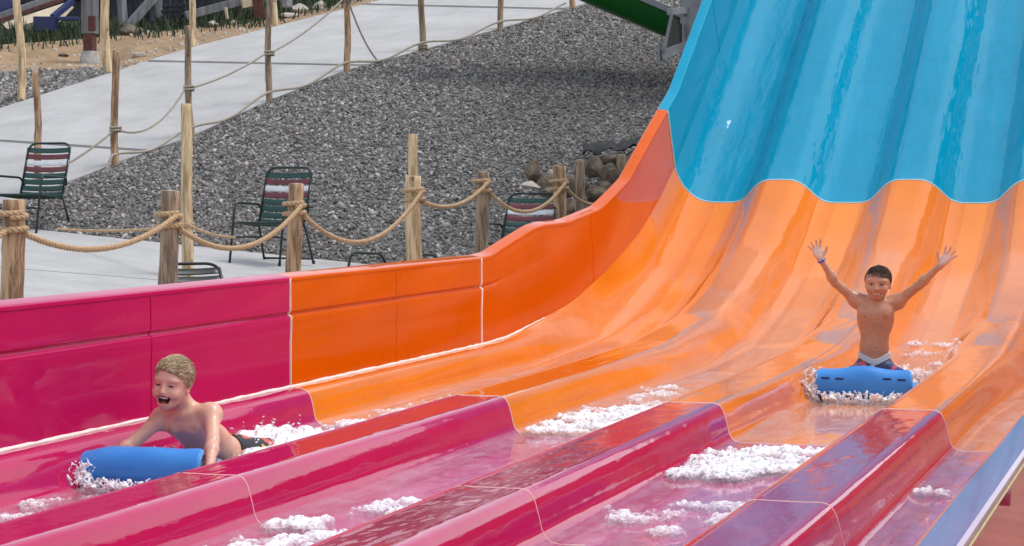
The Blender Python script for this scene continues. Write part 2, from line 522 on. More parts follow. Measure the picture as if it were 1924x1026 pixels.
# wall top line on the left, from the survey
_WT = np.array([(-6, .735), (12.7, .738), (12.92, .75), (13.3, .825), (13.71, .905), (13.92, .925), (14.36, .935), (15.07, 1.02), (15.86, 1.235), (16.56, 1.57), (17.45, 1.98), (18.03, 2.38), (18.71, 2.85), (26.2, 7.85)])
def wall_h(y):
    """height of the wall top above the floor line, measured along the floor's normal"""
    z, s = prof(y); n = np.array([-s, 1]) / math.hypot(1, s)
    lo, hi = .2, 1.6
    for _ in range(30):
        m = (lo + hi) / 2; q = np.array([y, z]) + n * m
        if q[1] < np.interp(q[0], _WT[:, 0], _WT[:, 1]): lo = m
        else: hi = m
    return lo

XL, XR = -4.357, -.356
XC = (XL + XR) / 2
DIV = [-3.362, -2.302, -1.283]
# control columns: (run-out x, z), (ramp x, z); z None on the wall = fraction of wall height
half_r = [(.062, .18), (.115, .18), (.136, .172), (.152, .15), (.172, .085), (.188, .03), (.215, .004)]
half_s = [(.05, .215), (.105, .212), (.16, .19), (.215, .145), (.27, .085), (.325, .03), (.40, .003)]
wall_f = [1.0, .86, .72, .695, .688, .672, .655, .645, .52, .40, .28, .16, .08, 0.0]   # fraction base->top
groove = {3: -.001, 4: -.010, 5: -.013, 6: -.008, 7: .005, 8: .003}
shoulder_r = [(.04, .189), (.075, .183), (.098, .168), (.113, .14), (.125, .095), (.14, .035), (.175, .004)]
shoulder_s = [(.02, .25), (.045, .18), (.08, .12), (.125, .07), (.175, .032), (.225, .012), (.28, .003)]

def build_columns():
    cols = []                        # (piece, kind, data)
    for k, f in enumerate(wall_f): cols.append(('wallL', 'w', (f, k)))
    cols.append(('shL', 'p', (XL + .0, .192, -4.237, .335)))
    for (a, b), (c, d) in zip(shoulder_r, shoulder_s): cols.append(('shL', 'p', (XL + a, b, -4.237 + c, d)))
    edges = [(XL + .175, -4.237 + .28)] + [x for c in DIV for x in ((c - .215, c - .40), (c + .215, c + .40))] + [(XR - .175, 2 * XC + 4.237 - .28)]
    for i in range(4):
        a, b = edges[2 * i], edges[2 * i + 1]
        for t in (.2, .4, .6, .8):
            cols.append(('floor%d' % i, 'p', (a[0] + (b[0] - a[0]) * t, 0, a[1] + (b[1] - a[1]) * t, 0)))
        if i < 3:
            c = DIV[i]
            for (a, b), (cc, d) in list(zip(half_r, half_s))[::-1]: cols.append(('div%d' % i, 'p', (c - a, b, c - cc, d)))
            cols.append(('div%d' % i, 'p', (c, .18, c, .216)))
            for (a, b), (cc, d) in zip(half_r, half_s): cols.append(('div%d' % i, 'p', (c + a, b, c + cc, d)))
    xs = 2 * XC + 4.237
    for (a, b), (c, d) in list(zip(shoulder_r, shoulder_s))[::-1]: cols.append(('shR', 'p', (XR - a, b, xs - c, d)))
    cols.append(('shR', 'p', (XR, .192, xs, .335)))
    for k, f in list(enumerate(wall_f))[::-1]: cols.append(('wallR', 'w', (f, k)))
    return cols
COLS = build_columns()
SUB = 3
def section_xz(y):
    """control polygon of the cross-section at station y"""
    t = float(sstep(10.9, 14.6, y)); tw = float(sstep(12.7, 15.8, y)); h = wall_h(y)
    g = 1 - float(sstep(12.7, 13.25, y))
    pts = []
    for piece, kind, d in COLS:
        if kind == 'p':
            tt = tw if piece in ('shL', 'shR') else t
            pts.append((d[0] * (1 - tt) + d[2] * tt, d[1] * (1 - tt) + d[3] * tt))
        else:
            f, k = d; zb = .192 * (1 - tw) + .335 * tw
            off = groove.get(k, 0.0) * g
            xb = XL * (1 - tw) - 4.237 * tw
            if piece == 'wallR': xb = 2 * XC - xb; off = -off
            pts.append((xb + off, zb + (h - zb) * f))
    return np.array(pts)
def refine(P):
    """Catmull-Rom between control points, with gentle tangents"""
    out, own = [], []
    n = len(P)
    for i in range(n - 1):
        if np.linalg.norm(P[i + 1] - P[i]) < 1e-7:
            out.append(P[i]); own.append(COLS[i][0]); continue
        p0, p1, p2, p3 = P[max(i - 1, 0)], P[i], P[i + 1], P[min(i + 2, n - 1)]
        if COLS[i][0].startswith('wall') and COLS[i + 1][0].startswith('wall') or COLS[i][0][:4] != COLS[i + 1][0][:4] and 'wall' in COLS[i][0] + COLS[i + 1][0]:
            m1 = m2 = (p2 - p1)
        else:
            L = np.linalg.norm(p2 - p1)
            def tang(a, b, c):
                u, w = b - a, c - b; lu, lw = np.linalg.norm(u), np.linalg.norm(w)
                if lu < 1e-6 or lw < 1e-6: return (c - b)
                v = (u / lu * lw + w / lw * lu) / (lu + lw)
                return v * min(L, 1.6 * min(lu, lw))
            m1 = tang(p0, p1, p2); m2 = tang(p1, p2, p3)
        for k in range(SUB):
            s = k / SUB
            out.append((2 * s**3 - 3 * s**2 + 1) * p1 + (s**3 - 2 * s**2 + s) * m1 + (-2 * s**3 + 3 * s**2) * p2 + (s**3 - s**2) * m2)
            own.append(COLS[i][0] if k == 0 or COLS[i][0] == COLS[i + 1][0] else COLS[i][0])
    out.append(P[-1]); own.append(COLS[-1][0])
    return np.array(out), own

WALL_BR = [-3, 2.4, 3.87, 5.34, 6.81, 8.28, 9.75, 11.22, 12.7, 15.0, 17.48, 19.2, 21.6, 26]
LANE_BR = [-3, .95, 3.88, 6.81, 9.75, 12.7, 15.0, 17.48, 19.2, 21.6, 26]
ys = sorted(set([round(x, 3) for x in np.arange(-3, 10.5, .3)] + [round(x, 3) for x in np.arange(10.5, 19, .1)] + [round(x, 3) for x in np.arange(19, 26.01, .3)] + WALL_BR + LANE_BR))
ys = [y for i, y in enumerate(ys) if i == 0 or y in WALL_BR or y in LANE_BR or (abs(y - min(WALL_BR + LANE_BR, key=lambda q: abs(q - y))) > .03)]
GRID = []
for y in ys:
    P, OWN = refine(section_xz(y))
    z, s = prof(y); L = math.hypot(1, s)
    GRID.append(np.stack([P[:, 0], y - s / L * P[:, 1], z + P[:, 1] / L], 1))
GRID = np.array(GRID)
NR, NC = GRID.shape[:2]
# shared smooth normals
du = np.gradient(GRID, axis=1); dv = np.gradient(GRID, axis=0)
NRM = np.cross(du, dv); NRM /= np.linalg.norm(NRM, axis=-1, keepdims=True)
NRM = np.nan_to_num(NRM, nan=0.0)
def col_range(piece):
    idx = [i for i, p in enumerate(OWN) if p == piece]
    return idx[0], (idx[-1] if piece in ('wallL', 'shR') else min(idx[-1] + 1, NC - 1))
# extend pieces so neighbours share an edge
def sheet(name, c0, c1, y0, y1, mat):
    r0, r1 = ys.index(y0), ys.index(y1)
    G = GRID[r0:r1 + 1, c0:c1 + 1]; Nn = NRM[r0:r1 + 1, c0:c1 + 1]
    n = c1 - c0 + 1; m = r1 - r0 + 1
    i, j = np.meshgrid(np.arange(m - 1), np.arange(n - 1), indexing='ij'); a = (i * n + j).ravel()
    o = np_mesh(name, G.reshape(-1, 3) - np.array([0, 9.75, 0]), np.stack([a, a + 1, a + n + 1, a + n], 1), mat, slide)
    o.data.normals_split_custom_set_from_vertices([tuple(v) for v in Nn.reshape(-1, 3)])
    return o
def hue(y): return 'magenta' if y < 9.7 else ('orange' if y < 17.4 else 'blue')
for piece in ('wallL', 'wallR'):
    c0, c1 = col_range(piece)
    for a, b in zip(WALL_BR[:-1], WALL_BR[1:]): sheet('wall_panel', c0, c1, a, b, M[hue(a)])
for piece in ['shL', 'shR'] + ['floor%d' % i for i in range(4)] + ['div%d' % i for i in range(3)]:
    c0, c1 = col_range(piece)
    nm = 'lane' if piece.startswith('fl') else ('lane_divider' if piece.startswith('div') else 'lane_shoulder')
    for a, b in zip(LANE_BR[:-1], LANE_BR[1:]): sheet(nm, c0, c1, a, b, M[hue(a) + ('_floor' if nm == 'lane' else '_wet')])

# flange along the top of each wall, and the outer skin under it
def strip(name, offs, side, y0, y1, mat, smooth=35):
    """extruded along the wall top: offs = (outward, up) pairs"""
    c = 0 if side == 'L' else NC - 1; sg = -1 if side == 'L' else 1
    r0, r1 = ys.index(y0), ys.index(y1); vs = []
    for r in range(r0, r1 + 1):
        z, s = prof(ys[r]); L = math.hypot(1, s); p = GRID[r, c]
        for (o, h) in offs:
            vs.append((p[0] + sg * o, p[1] - s / L * h - 9.75, p[2] + h / L))
    n = len(offs)
    fs = [(i * n + k, i * n + k + 1, (i + 1) * n + k + 1, (i + 1) * n + k) for i in range(r1 - r0) for k in range(n - 1)]
    if side == 'L': fs = [f[::-1] for f in fs]
    mb = MB(); mb.add(vs, fs)
    return mb.build(name, mat, slide, smooth=smooth)
for side in 'LR':
    w = .082 if side == "L" else .062
    for a, b in zip(WALL_BR[:-1], WALL_BR[1:]):
        strip('wall_flange', [(-.004, -.012), (-.003, .002), (.003, .007), (.010, .010), (w - .006, .012 + .011 * (side == 'L')), (w, .008 + .011 * (side == 'L')), (w, -.004)], side, a, b, M['flange_gloss'] if side == 'R' and a < 9.7 else M[hue(a)])
        strip('flange_edge', [(w + .0005, -.001), (w + .001, -.007), (w - .012, -.009)], side, a, b, M['raw_edge'])
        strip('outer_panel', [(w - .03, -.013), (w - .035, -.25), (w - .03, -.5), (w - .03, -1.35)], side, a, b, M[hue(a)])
# vertical stiffening ribs and bolts on the outer face of the near wall
for y in (1.2, 5.34, 6.81, 8.28, 9.75):
    MB().box((XR + .082, y - 9.75, .28), (.05, .07, .86)).build('stiffening_rib', M['magenta'], slide, bevel=.008)
for y in (2.05, 2.75, 3.4, 4.2):
    mb = MB(); mb.tube([(XR + .062, y - 9.75, .60), (XR + .085, y - 9.75, .60)], [.016, .016], 10); mb.tube([(XR + .085, y - 9.75, .60), (XR + .1, y - 9.75, .60)], [.010, .008], 8)
    mb.build('bolt', mat_plain('bolt_steel', (.12, .12, .13), .35, .8), slide, smooth=40)

# sealant beads across and along the panels
def bead(cols, y, r, mat, lift=.001):
    row = ys.index(y); pts = GRID[row, cols[0]:cols[1] + 1] + NRM[row, cols[0]:cols[1] + 1] * lift - np.array([0, 9.75, 0])
    keep = [pts[0]]
    for p in pts[1:]:
        if np.linalg.norm(p - keep[-1]) > .006: keep.append(p)
    MB().tube(keep, r, 6).build('sealant_bead', mat, slide, smooth=True)
cL, cR = col_range('wallL'), col_range('wallR')
for y, r, mt in ((5.34, .003, 'magenta'), (8.28, .0030, 'magenta'), (9.75, .008, 'sealant'), (12.7, .008, 'sealant_cream'), (17.48, .010, 'sealant_blue'), (3.87, .004, 'magenta')):
    for c in (cL, cR): bead(c, y, r, M[mt])
for y in (11.22, 15.0, 19.2, 21.6): 
    for c in (cL, cR): bead(c, y, .0025, M[hue(y)], .0)
for y, r, mt in ((9.75, .004, 'sealant'), (17.48, .009, 'sealant_blue')):
    bead((cL[1] + 1, cR[0] - 1), y, r, M[mt], -.001)
for y in (3.88, 6.81):
    for i in range(3): bead(col_range('div%d' % i), y, .0030, M['sealant'], -.0012)
for y in (12.7, 15.0, 19.2, 21.6):
    bead((cL[1] + 1, cR[0] - 1), y, .0018, M[hue(y - .05) + '_wet'], -.0010)
# the long bead at the foot of each wall, hand-applied so a little uneven
for c in (cL[1], cR[0]):
    pts, rr = [], []
    for k, y in enumerate(np.arange(-3, 13.95, .06)):
        r = np.searchsorted(ys, y); r = min(max(r, 1), NR - 1); t = (y - ys[r - 1]) / (ys[r] - ys[r - 1])
        p = GRID[r - 1, c] * (1 - t) + GRID[r, c] * t
        sg = 1 if c == cL[1] else -1
        pts.append((p[0] + sg * .004, p[1] - 9.75, p[2] + .002 + random.uniform(-.0015, .0015)))
        rr.append((.0095 + random.uniform(-.002, .002)) * (1 - .6 * float(sstep(13.2, 13.95, y))))
    MB().tube(pts, rr, 6).build('sealant_bead', M['sealant_cream'], slide, smooth=True)
# raised moulding line down the middle of each divider top
for i in range(3):
    ci = [k for k, p in enumerate(OWN) if p == 'div%d' % i]; cm = ci[0] + (len(ci)) // 2 - 6
    for (a, b) in ((-3, 6.81), (6.81, 9.75), (9.75, 12.7)):
        r0, r1 = ys.index(a if a != 6.81 else 6.81), ys.index(b)
        MB().tube([GRID[r, cm] - np.array([0, 9.75, -.0]) for r in range(r0, r1 + 1)], .003, 5).build('moulding_line', M[hue(a) + '_wet'], slide, smooth=True)

# steel legs holding the drop up
for y in (18.2, 20.6, 23.4):
    for x in (-4.15, -2.3, -.5):
        z, s = prof(y)
        mb = MB(); mb.tube([(x, y - 9.75, -1.2), (x, y - 9.75, z - .12)], .09, 14)
        mb.build('support_leg', mat_plain('galvanised', (.36, .37, .39), .5, .6) if 'galv' not in M else M['galv'], slide, smooth=40)
# ------------------------------------------------------------------ timber posts and ropes
def mat_log(name, bark, bare):
    m, nt, b = new_mat(name)
    f = noise(nt, 7, 7, .68, stretch=(3, 3, .32)); g = noise(nt, 14, 3, .5, stretch=(2.5, 2.5, .35))
    c = ramp(nt, f, [(.34, tuple(x * .75 for x in bark)), (.44, bark), (.54, bare), (.75, tuple(min(1, x * 1.25) for x in bare))])
    # knots: small dark eyes along the stem
    tc = N(nt, 'ShaderNodeTexCoord'); mp = N(nt, 'ShaderNodeMapping'); mp.inputs['Scale'].default_value = (1, 1, .55)
    nt.links.new(tc.outputs['Object'], mp.inputs[0])
    vo = N(nt, 'ShaderNodeTexVoronoi'); vo.inputs['Scale'].default_value = 7.5
    oi = N(nt, 'ShaderNodeObjectInfo'); ad = N(nt, 'ShaderNodeVectorMath', operation='ADD')
    nt.links.new(mp.outputs[0], ad.inputs[0]); nt.links.new(oi.outputs['Random'], ad.inputs[1]); nt.links.new(ad.outputs[0], vo.inputs['Vector'])
    kn = ramp(nt, vo.outputs['Distance'], [(.05, (.25, .16, .10)), (.14, (1, 1, 1))])
    mx = N(nt, 'ShaderNodeMix', data_type='RGBA', blend_type='MULTIPLY'); mx.inputs[0].default_value = .9
    nt.links.new(c, mx.inputs[6]); nt.links.new(kn, mx.inputs[7])
    nt.links.new(mx.outputs[2], b.inputs['Base Color']); b.inputs['Roughness'].default_value = .75
    bump(nt, b, g, .5, .006)
    return m
M['log_warm'] = mat_log('peeled_log_warm', (.22, .12, .065), (.48, .31, .175))
M['log_grey'] = mat_log('peeled_log_grey', (.17, .115, .075), (.36, .255, .17))
M['log_pale'] = mat_log('peeled_log_pale', (.40, .27, .14), (.66, .49, .29))
M['log_end'] = mat_noise('log_end', (.58, .46, .32), (.72, .61, .46), 25, .8)

def log_post(name, foot, top, r0, r1, mat, label, group, crook=.012, sink=.35, seg=22, cat='post'):
    foot, top = Vector(foot), Vector(top)
    o = empty(name, foot); tag(o, label, cat, group)
    ax = top - foot; L = ax.length; d = ax.normalized()
    ph = random.uniform(0, 6); ph2 = random.uniform(0, 6)
    mb = MB(); n = 14; vs = []
    zs = [-sink] + [L * k / seg for k in range(seg)] + [L - .006, L]
    knots = [(random.uniform(.1, .95) * L, random.uniform(0, 6.28), random.uniform(.10, .25)) for _ in range(7)]
    for k, z in enumerate(zs):
        t = max(0, z / L); r = r0 + (r1 - r0) * t
        off = Vector((math.sin(ph + 3.1 * z), math.cos(ph2 + 2.6 * z), 0)) * crook * min(1, max(0, z) * 3)
        if k == len(zs) - 1: r *= .90
        for a in range(n):
            th = 2 * math.pi * a / n
            rr = r * (1 + .05 * math.sin(3 * th + ph + z) + random.uniform(-.025, .025))
            for kz, kt, ka in knots:
                dt = (th - kt + math.pi) % (2 * math.pi) - math.pi
                rr += r * ka * math.exp(-((z - kz) / .035) ** 2 - (dt / .35) ** 2)
            vs.append(d * z + off + Vector((math.cos(th), math.sin(th), 0)) * rr)
    m = len(zs)
    fs = [(i * n + k, i * n + (k + 1) % n, (i + 1) * n + (k + 1) % n, (i + 1) * n + k) for i in range(m - 1) for k in range(n)]
    mb.add(vs, fs + [tuple(range(n))[::-1]])
    mb.build('trunk', mat, o, smooth=55)
    c = sum((vs[(m - 1) * n + k] for k in range(n)), Vector()) / n
    cap = MB(); ring = [vs[(m - 1) * n + k] + d * .001 for k in range(n)]
    cap.add(ring + [c + d * .004], [(k, (k + 1) % n, n) for k in range(n)])
    cap.build('sawn_top', M['log_end'], o)
    return o

M['rope'] = mat_noise('manila_rope', (.36, .22, .115), (.60, .42, .25), 60, .9, 120, .6, .003)
M['rope_pale'] = mat_noise('weathered_rope', (.33, .29, .23), (.50, .45, .37), 40, .9)
def rope_part(name, path, r, parent, mat, pitch=.11, strands=3, n=6):
    """laid rope: strands twisted about the path"""
    P = [Vector(p) for p in path]
    # resample evenly
    L = [0]
    for a, b in zip(P[:-1], P[1:]): L.append(L[-1] + (b - a).length)
    step = pitch / 7; m = max(8, int(L[-1] / step)); Q = []
    k = 0
    for i in range(m + 1):
        s = L[-1] * i / m
        while k < len(L) - 2 and L[k + 1] < s: k += 1
        t = (s - L[k]) / max(1e-6, L[k + 1] - L[k]); Q.append((P[k].lerp(P[k + 1], t), s))
    mb = MB()
    T = [(Q[min(i + 1, m)][0] - Q[max(i - 1, 0)][0]).normalized() for i in range(m + 1)]
    u = T[0].orthogonal().normalized(); U = []
    for i in range(m + 1):
        u = u - T[i] * u.dot(T[i]); u.normalize(); U.append(u.copy())
    for sidx in range(strands):
        pts = []
        for i in range(m + 1):
            a = 2 * math.pi * (Q[i][1] / pitch + sidx / strands); w = T[i].cross(U[i])
            pts.append(Q[i][0] + (U[i] * math.cos(a) + w * math.sin(a)) * r * .52)
        mb.tube(pts, r * .56, n)
    return mb.build(name, mat, parent, smooth=True)
def sag_line(a, b, sag, n=30):
    a, b = Vector(a), Vector(b)
    return [a.lerp(b, i / n) - Vector((0, 0, sag * 4 * (i / n) * (1 - i / n))) for i in range(n + 1)]
def wrap_line(c, R, z0, z1, turns, n=26, th0=0.0):
    m = int(n * turns)
    return [Vector((c[0] + R * math.cos(th0 + 2 * math.pi * turns * i / m), c[1] + R * math.sin(th0 + 2 * math.pi * turns * i / m), z0 + (z1 - z0) * i / m)) for i in range(m + 1)]

# front row, beside the slide
front = []       # (u, v_top, depth, radius, wrap v's)
rows = [(20, 375, 12.0, .064, 404, 434, 'log_warm', 'stout peeled log post at the left edge of the photo, nearest the pink wall'),
        (316, 358, 13.8, .060, 404, 426, 'log_grey', 'greyish peeled log post behind the pink wall, next to the black chair rail'),
        (553, 345, 15.7, .056, 384, 402, 'log_warm', 'log post standing in front of the striped chair at the pink and orange joint'),
        (778, 331, 18.0, .066, 358, 376, 'log_pale', 'thick pale log post with a taller stake right behind its top'),
        (905, 323, 19.7, .061, 341, 360, 'log_grey', 'log post behind the orange wall, just left of the half hidden striped chair'),
        (1050, 312, 22.0, .070, 341, 355, 'log_warm', 'log post beside the boulder pile, last one the thick rope ties to')]
tops, wr = [], []
for u, v, d, r, w1, w2, mt, lab in rows:
    t = at(u, v, d); f = Vector((t[0], t[1], deck_z(t[0], t[1])))
    log_post('rope_post', f, t, r * 1.03, r, M[mt], lab, 'log posts of the rope fence beside the slide')
    z1, z2 = at(u, w1, d)[2], at(u, w2, d)[2]; wr.append((t, r, z1, z2))
fr = empty('thick_rope', (wr[0][0][0], wr[0][0][1], 0)); tag(fr, 'thick tan rope looping in swags along the log posts beside the slide', 'rope')
o0 = Vector(fr.location)
sags = [.145, .21, .30, .115, .235]
RR = .0185
for k, (t, r, z1, z2) in enumerate(wr):
    c = (t[0] - o0.x, t[1] - o0.y)
    a0 = math.radians(-60)
    rope_part('rope_wrap', wrap_line(c, r + RR * 1.0, z1 - .012, z1 + .012, 1.15, th0=a0), RR, fr, M['rope'], .09)
    rope_part('rope_wrap', wrap_line(c, r + RR * 1.0, z2 - .010, z2 + .014, 1.15, th0=a0 + 1.2), RR, fr, M['rope'], .09)
    if k < len(wr) - 1:
        t2, r2, y1, y2 = wr[k + 1]
        fwd = Vector((t2[0] - t[0], t2[1] - t[1], 0)).normalized()
        side = Vector((fwd.y, -fwd.x, 0))
        a = Vector((t[0], t[1], z2 - .02)) - Vector((o0.x, o0.y, 0)) + fwd * .02 + side * (r + RR)
        b = Vector((t2[0], t2[1], y1 + .0)) - Vector((o0.x, o0.y, 0)) - fwd * .02 + side * (r2 + RR)
        rope_part('rope_span', sag_line(a, b, sags[k], 40), RR, fr, M['rope'], .10)
t, r, z1, z2 = wr[0]
rope_part('rope_span', sag_line((r * .3, -r - RR, z2), (-.1 + .0, -2.4, z2 - .05), .2), RR, fr, M['rope'])
t, r, z1, z2 = wr[-1]
b_end = Vector((t[0] + .15, t[1] + 2.3, z1 + .12)) - Vector((o0.x, o0.y, 0))
rope_part('rope_span', sag_line(Vector((t[0], t[1], z2)) - Vector((o0.x, o0.y, 0)) + Vector((r + RR, 0, 0)), b_end, .26), RR, fr, M['rope'])

# taller bare stakes standing behind that row
for u, v0, v1, d, r, lab in [(349, 195, 461, 19.6, .050, 'tall bare pole of pale wood rising behind the greyish log post'),
                             (778, 252, 470, 19.6, .043, 'thin bare stake rising out of sight behind the thick pale log post'),
                             (1089, 300, 470, 23.2, .048, 'square headed bare stake among the boulders near the orange curve'),
                             (1168, 291, 455, 24.6, .060, 'short bare stake mostly hidden by the top of the orange curve')]:
    f, t = at(u + (4 if u == 349 else 0), v1, d), at(u, v0, d)
    log_post('bare_stake', f, t, r * 1.08, r, M['log_pale'] if u < 1000 else M['log_grey'], lab, 'bare stakes on the gravel side of the rope fence', .008)

# posts down the right edge of the path, roped
pp = [(217, 312, 95, .042, 'log_warm', 'rough brown path post furthest down the hill, right of the first striped chair'),
      (361, 262, 48, .040, 'log_grey', 'grey leaning path post rising behind the tall bare pole'),
      (506, 194, -8, .039, 'log_grey', 'grey path post with the rope knotted around it at mid height'),
      (651, 136, -80, .042, 'log_warm', 'brown path post from which the rope dips down to the concrete'),
      (794, 97, -105, .043, 'log_grey', 'grey path post where the drooping rope comes back up, centre of the path edge'),
      (940, 56, -140, .041, 'log_grey', 'grey path post, second from the top of the path edge'),
      (1076, 17, -165, .044, 'log_warm', 'brown path post highest up the hill, left of the green chute')]
pfeet, ptops = [], []
for k, (u, v1, v0, r, mt, lab) in enumerate(pp):
    f = Vector(L_path_right(u)); d = d_right(u)
    lean = (-12 if k == 1 else (-2 if k == 0 else 0))
    t = Vector(at(u + lean, v0, d)); pfeet.append(f); ptops.append(t)
    log_post('path_post', f, t, r * 1.1, r, M[mt], lab, 'log posts along the right edge of the path', .02)
pr = empty('path_rope', pfeet[0]); tag(pr, 'thin weathered rope slung between the posts along the uphill path', 'rope')
vatt = [243, 166, 100, -2, 88, None, None]
q0 = Vector(pr.location)
att = []
for k, va in enumerate(vatt[:5]):
    u = pp[k][0] + (-6 if k == 1 else 0); att.append(Vector(at(u, va, d_right(pp[k][0]))) - q0)
psag = [.22, .05, .06, .62]
r2 = .0145
for k in range(4):
    rope_part('rope_span', sag_line(att[k] + Vector((.03, -.03, 0)), att[k + 1] + Vector((-.03, -.03, 0)), psag[k]), r2, pr, M['rope_pale'], .09, 3, 5)
for k in range(5):
    for dz in (-.018, .018):
        rope_part('rope_wrap', wrap_line((att[k].x, att[k].y), pp[k][3] + .02, att[k].z + dz - .01, att[k].z + dz + .01, 1.1), r2, pr, M['rope_pale'], .09, 3, 5)
rope_part('rope_span', sag_line(att[0], Vector(at(62, 338, 24.2)) - q0, .06), r2, pr, M['rope_pale'], .09, 3, 5)
er = empty('edge_rope', pfeet[0]); tag(er, 'thin rope lying along the foot of the path posts at the gravel edge', 'rope')
pts = []
for k in range(6):
    a, b = pfeet[k] - q0, pfeet[k + 1] - q0
    for i in range(12):
        t = i / 12; pts.append(a.lerp(b, t) + Vector((.01, -.10, .07 + .05 * math.cos(2 * math.pi * t) )))
low = [Vector(at(112, 357, 24.4)) - q0, Vector(at(160, 352, 24.5)) - q0, Vector(at(183, 345, 24.6)) - q0, Vector(at(198, 325, 24.8)) - q0]
rope_part('rope_span', low + pts, .018, er, M['rope_pale'], .10, 3, 5)
# slack rope on the gravel between the chairs
sr = empty('slack_rope', deck(349, 430)); tag(sr, 'thin rope pulled low from chair to chair past the tall bare pole', 'rope')
s0 = Vector(sr.location)
A, B, Cc, D = [Vector(at(u, v, d)) - s0 for u, v, d in ((108, 430, 21.5), (343, 425, 19.4), (352, 421, 19.4), (442, 446, 19.2))]
rope_part('rope_span', sag_line(A, B, .03), .014, sr, M['rope'], .09, 3, 5)
rope_part('rope_span', sag_line(Cc, D, .03), .014, sr, M['rope'], .09, 3, 5)
cc = Vector(at(350, 424, 19.6)) - s0
rope_part('rope_wrap', wrap_line((cc.x, cc.y), .07, cc.z - .02, cc.z + .02, 2.1), .014, sr, M['rope'], .09, 3, 5)
gr = empty('ground_rope', deck(660, 480)); tag(gr, 'thin pale rope lying on the concrete edge right of the middle chair', 'rope')
s0 = Vector(gr.location)
rope_part('rope_span', [Vector(deck(u, v)) - s0 + Vector((0, 0, .03)) for u, v in ((588, 474), (620, 480), (660, 484), (710, 489), (760, 494))], .016, gr, M['rope_pale'], .09, 3, 5)

# posts along the far edge of the path
for u, v1, v0, r, mt, lab in [(40, 193, -8, .052, 'log_pale', 'pale bare post at the far left beyond the path, by the sand'),
                              (203, 140, -40, .062, 'log_pale', 'broad yellowish post in front of the rusty footed column'),
                              (362, 91, -60, .048, 'log_pale', 'bare post behind the leaning grey path post'),
                              (517, 48, -70, .046, 'log_pale', 'bare post behind the grey path post with the knotted rope')]:
    d = d_right(685 + (u - 273) * .92) + 2.2
    f, t = at(u, v1, d), at(u - 7, v0, d)
    log_post('far_post', f, t, r * 1.1, r, M[mt], lab, 'bare posts along the far edge of the path', .02)
f, t = at(70, 290, 24.6), at(67, 134, 24.6)
log_post('thin_post', f, t, .042, .038, M['log_warm'], 'thin brown post standing right behind the first striped chair', None, .02)

# ------------------------------------------------------------------ patio chairs
M['chair_frame'] = mat_plain('dark_green_tube', (.010, .022, .019), .35)
M['strap_green'] = mat_plain('vinyl_green', (.018, .065, .055), .45)
M['strap_maroon'] = mat_plain('vinyl_maroon', (.16, .035, .045), .45)
M['strap_white'] = mat_plain('vinyl_white', (.74, .74, .76), .45)
M['strap_black'] = mat_plain('vinyl_black', (.012, .012, .013), .4)
M['tube_black'] = mat_plain('black_tube', (.006, .006, .007), .3)
def bend(pts, r=.05, n=5):
    """round the corners of a polyline"""
    P = [Vector(p) for p in pts]; out = [P[0]]
    for i in range(1, len(P) - 1):
        a = (P[i - 1] - P[i]); b = (P[i + 1] - P[i]); q = min(r, a.length * .45, b.length * .45)
        a = P[i] + a.normalized() * q; b = P[i] + b.normalized() * q
        for k in range(n + 1):
            t = k / n; out.append(a * (1 - t) ** 2 + P[i] * 2 * t * (1 - t) + b * t * t)
    return out + [P[-1]]
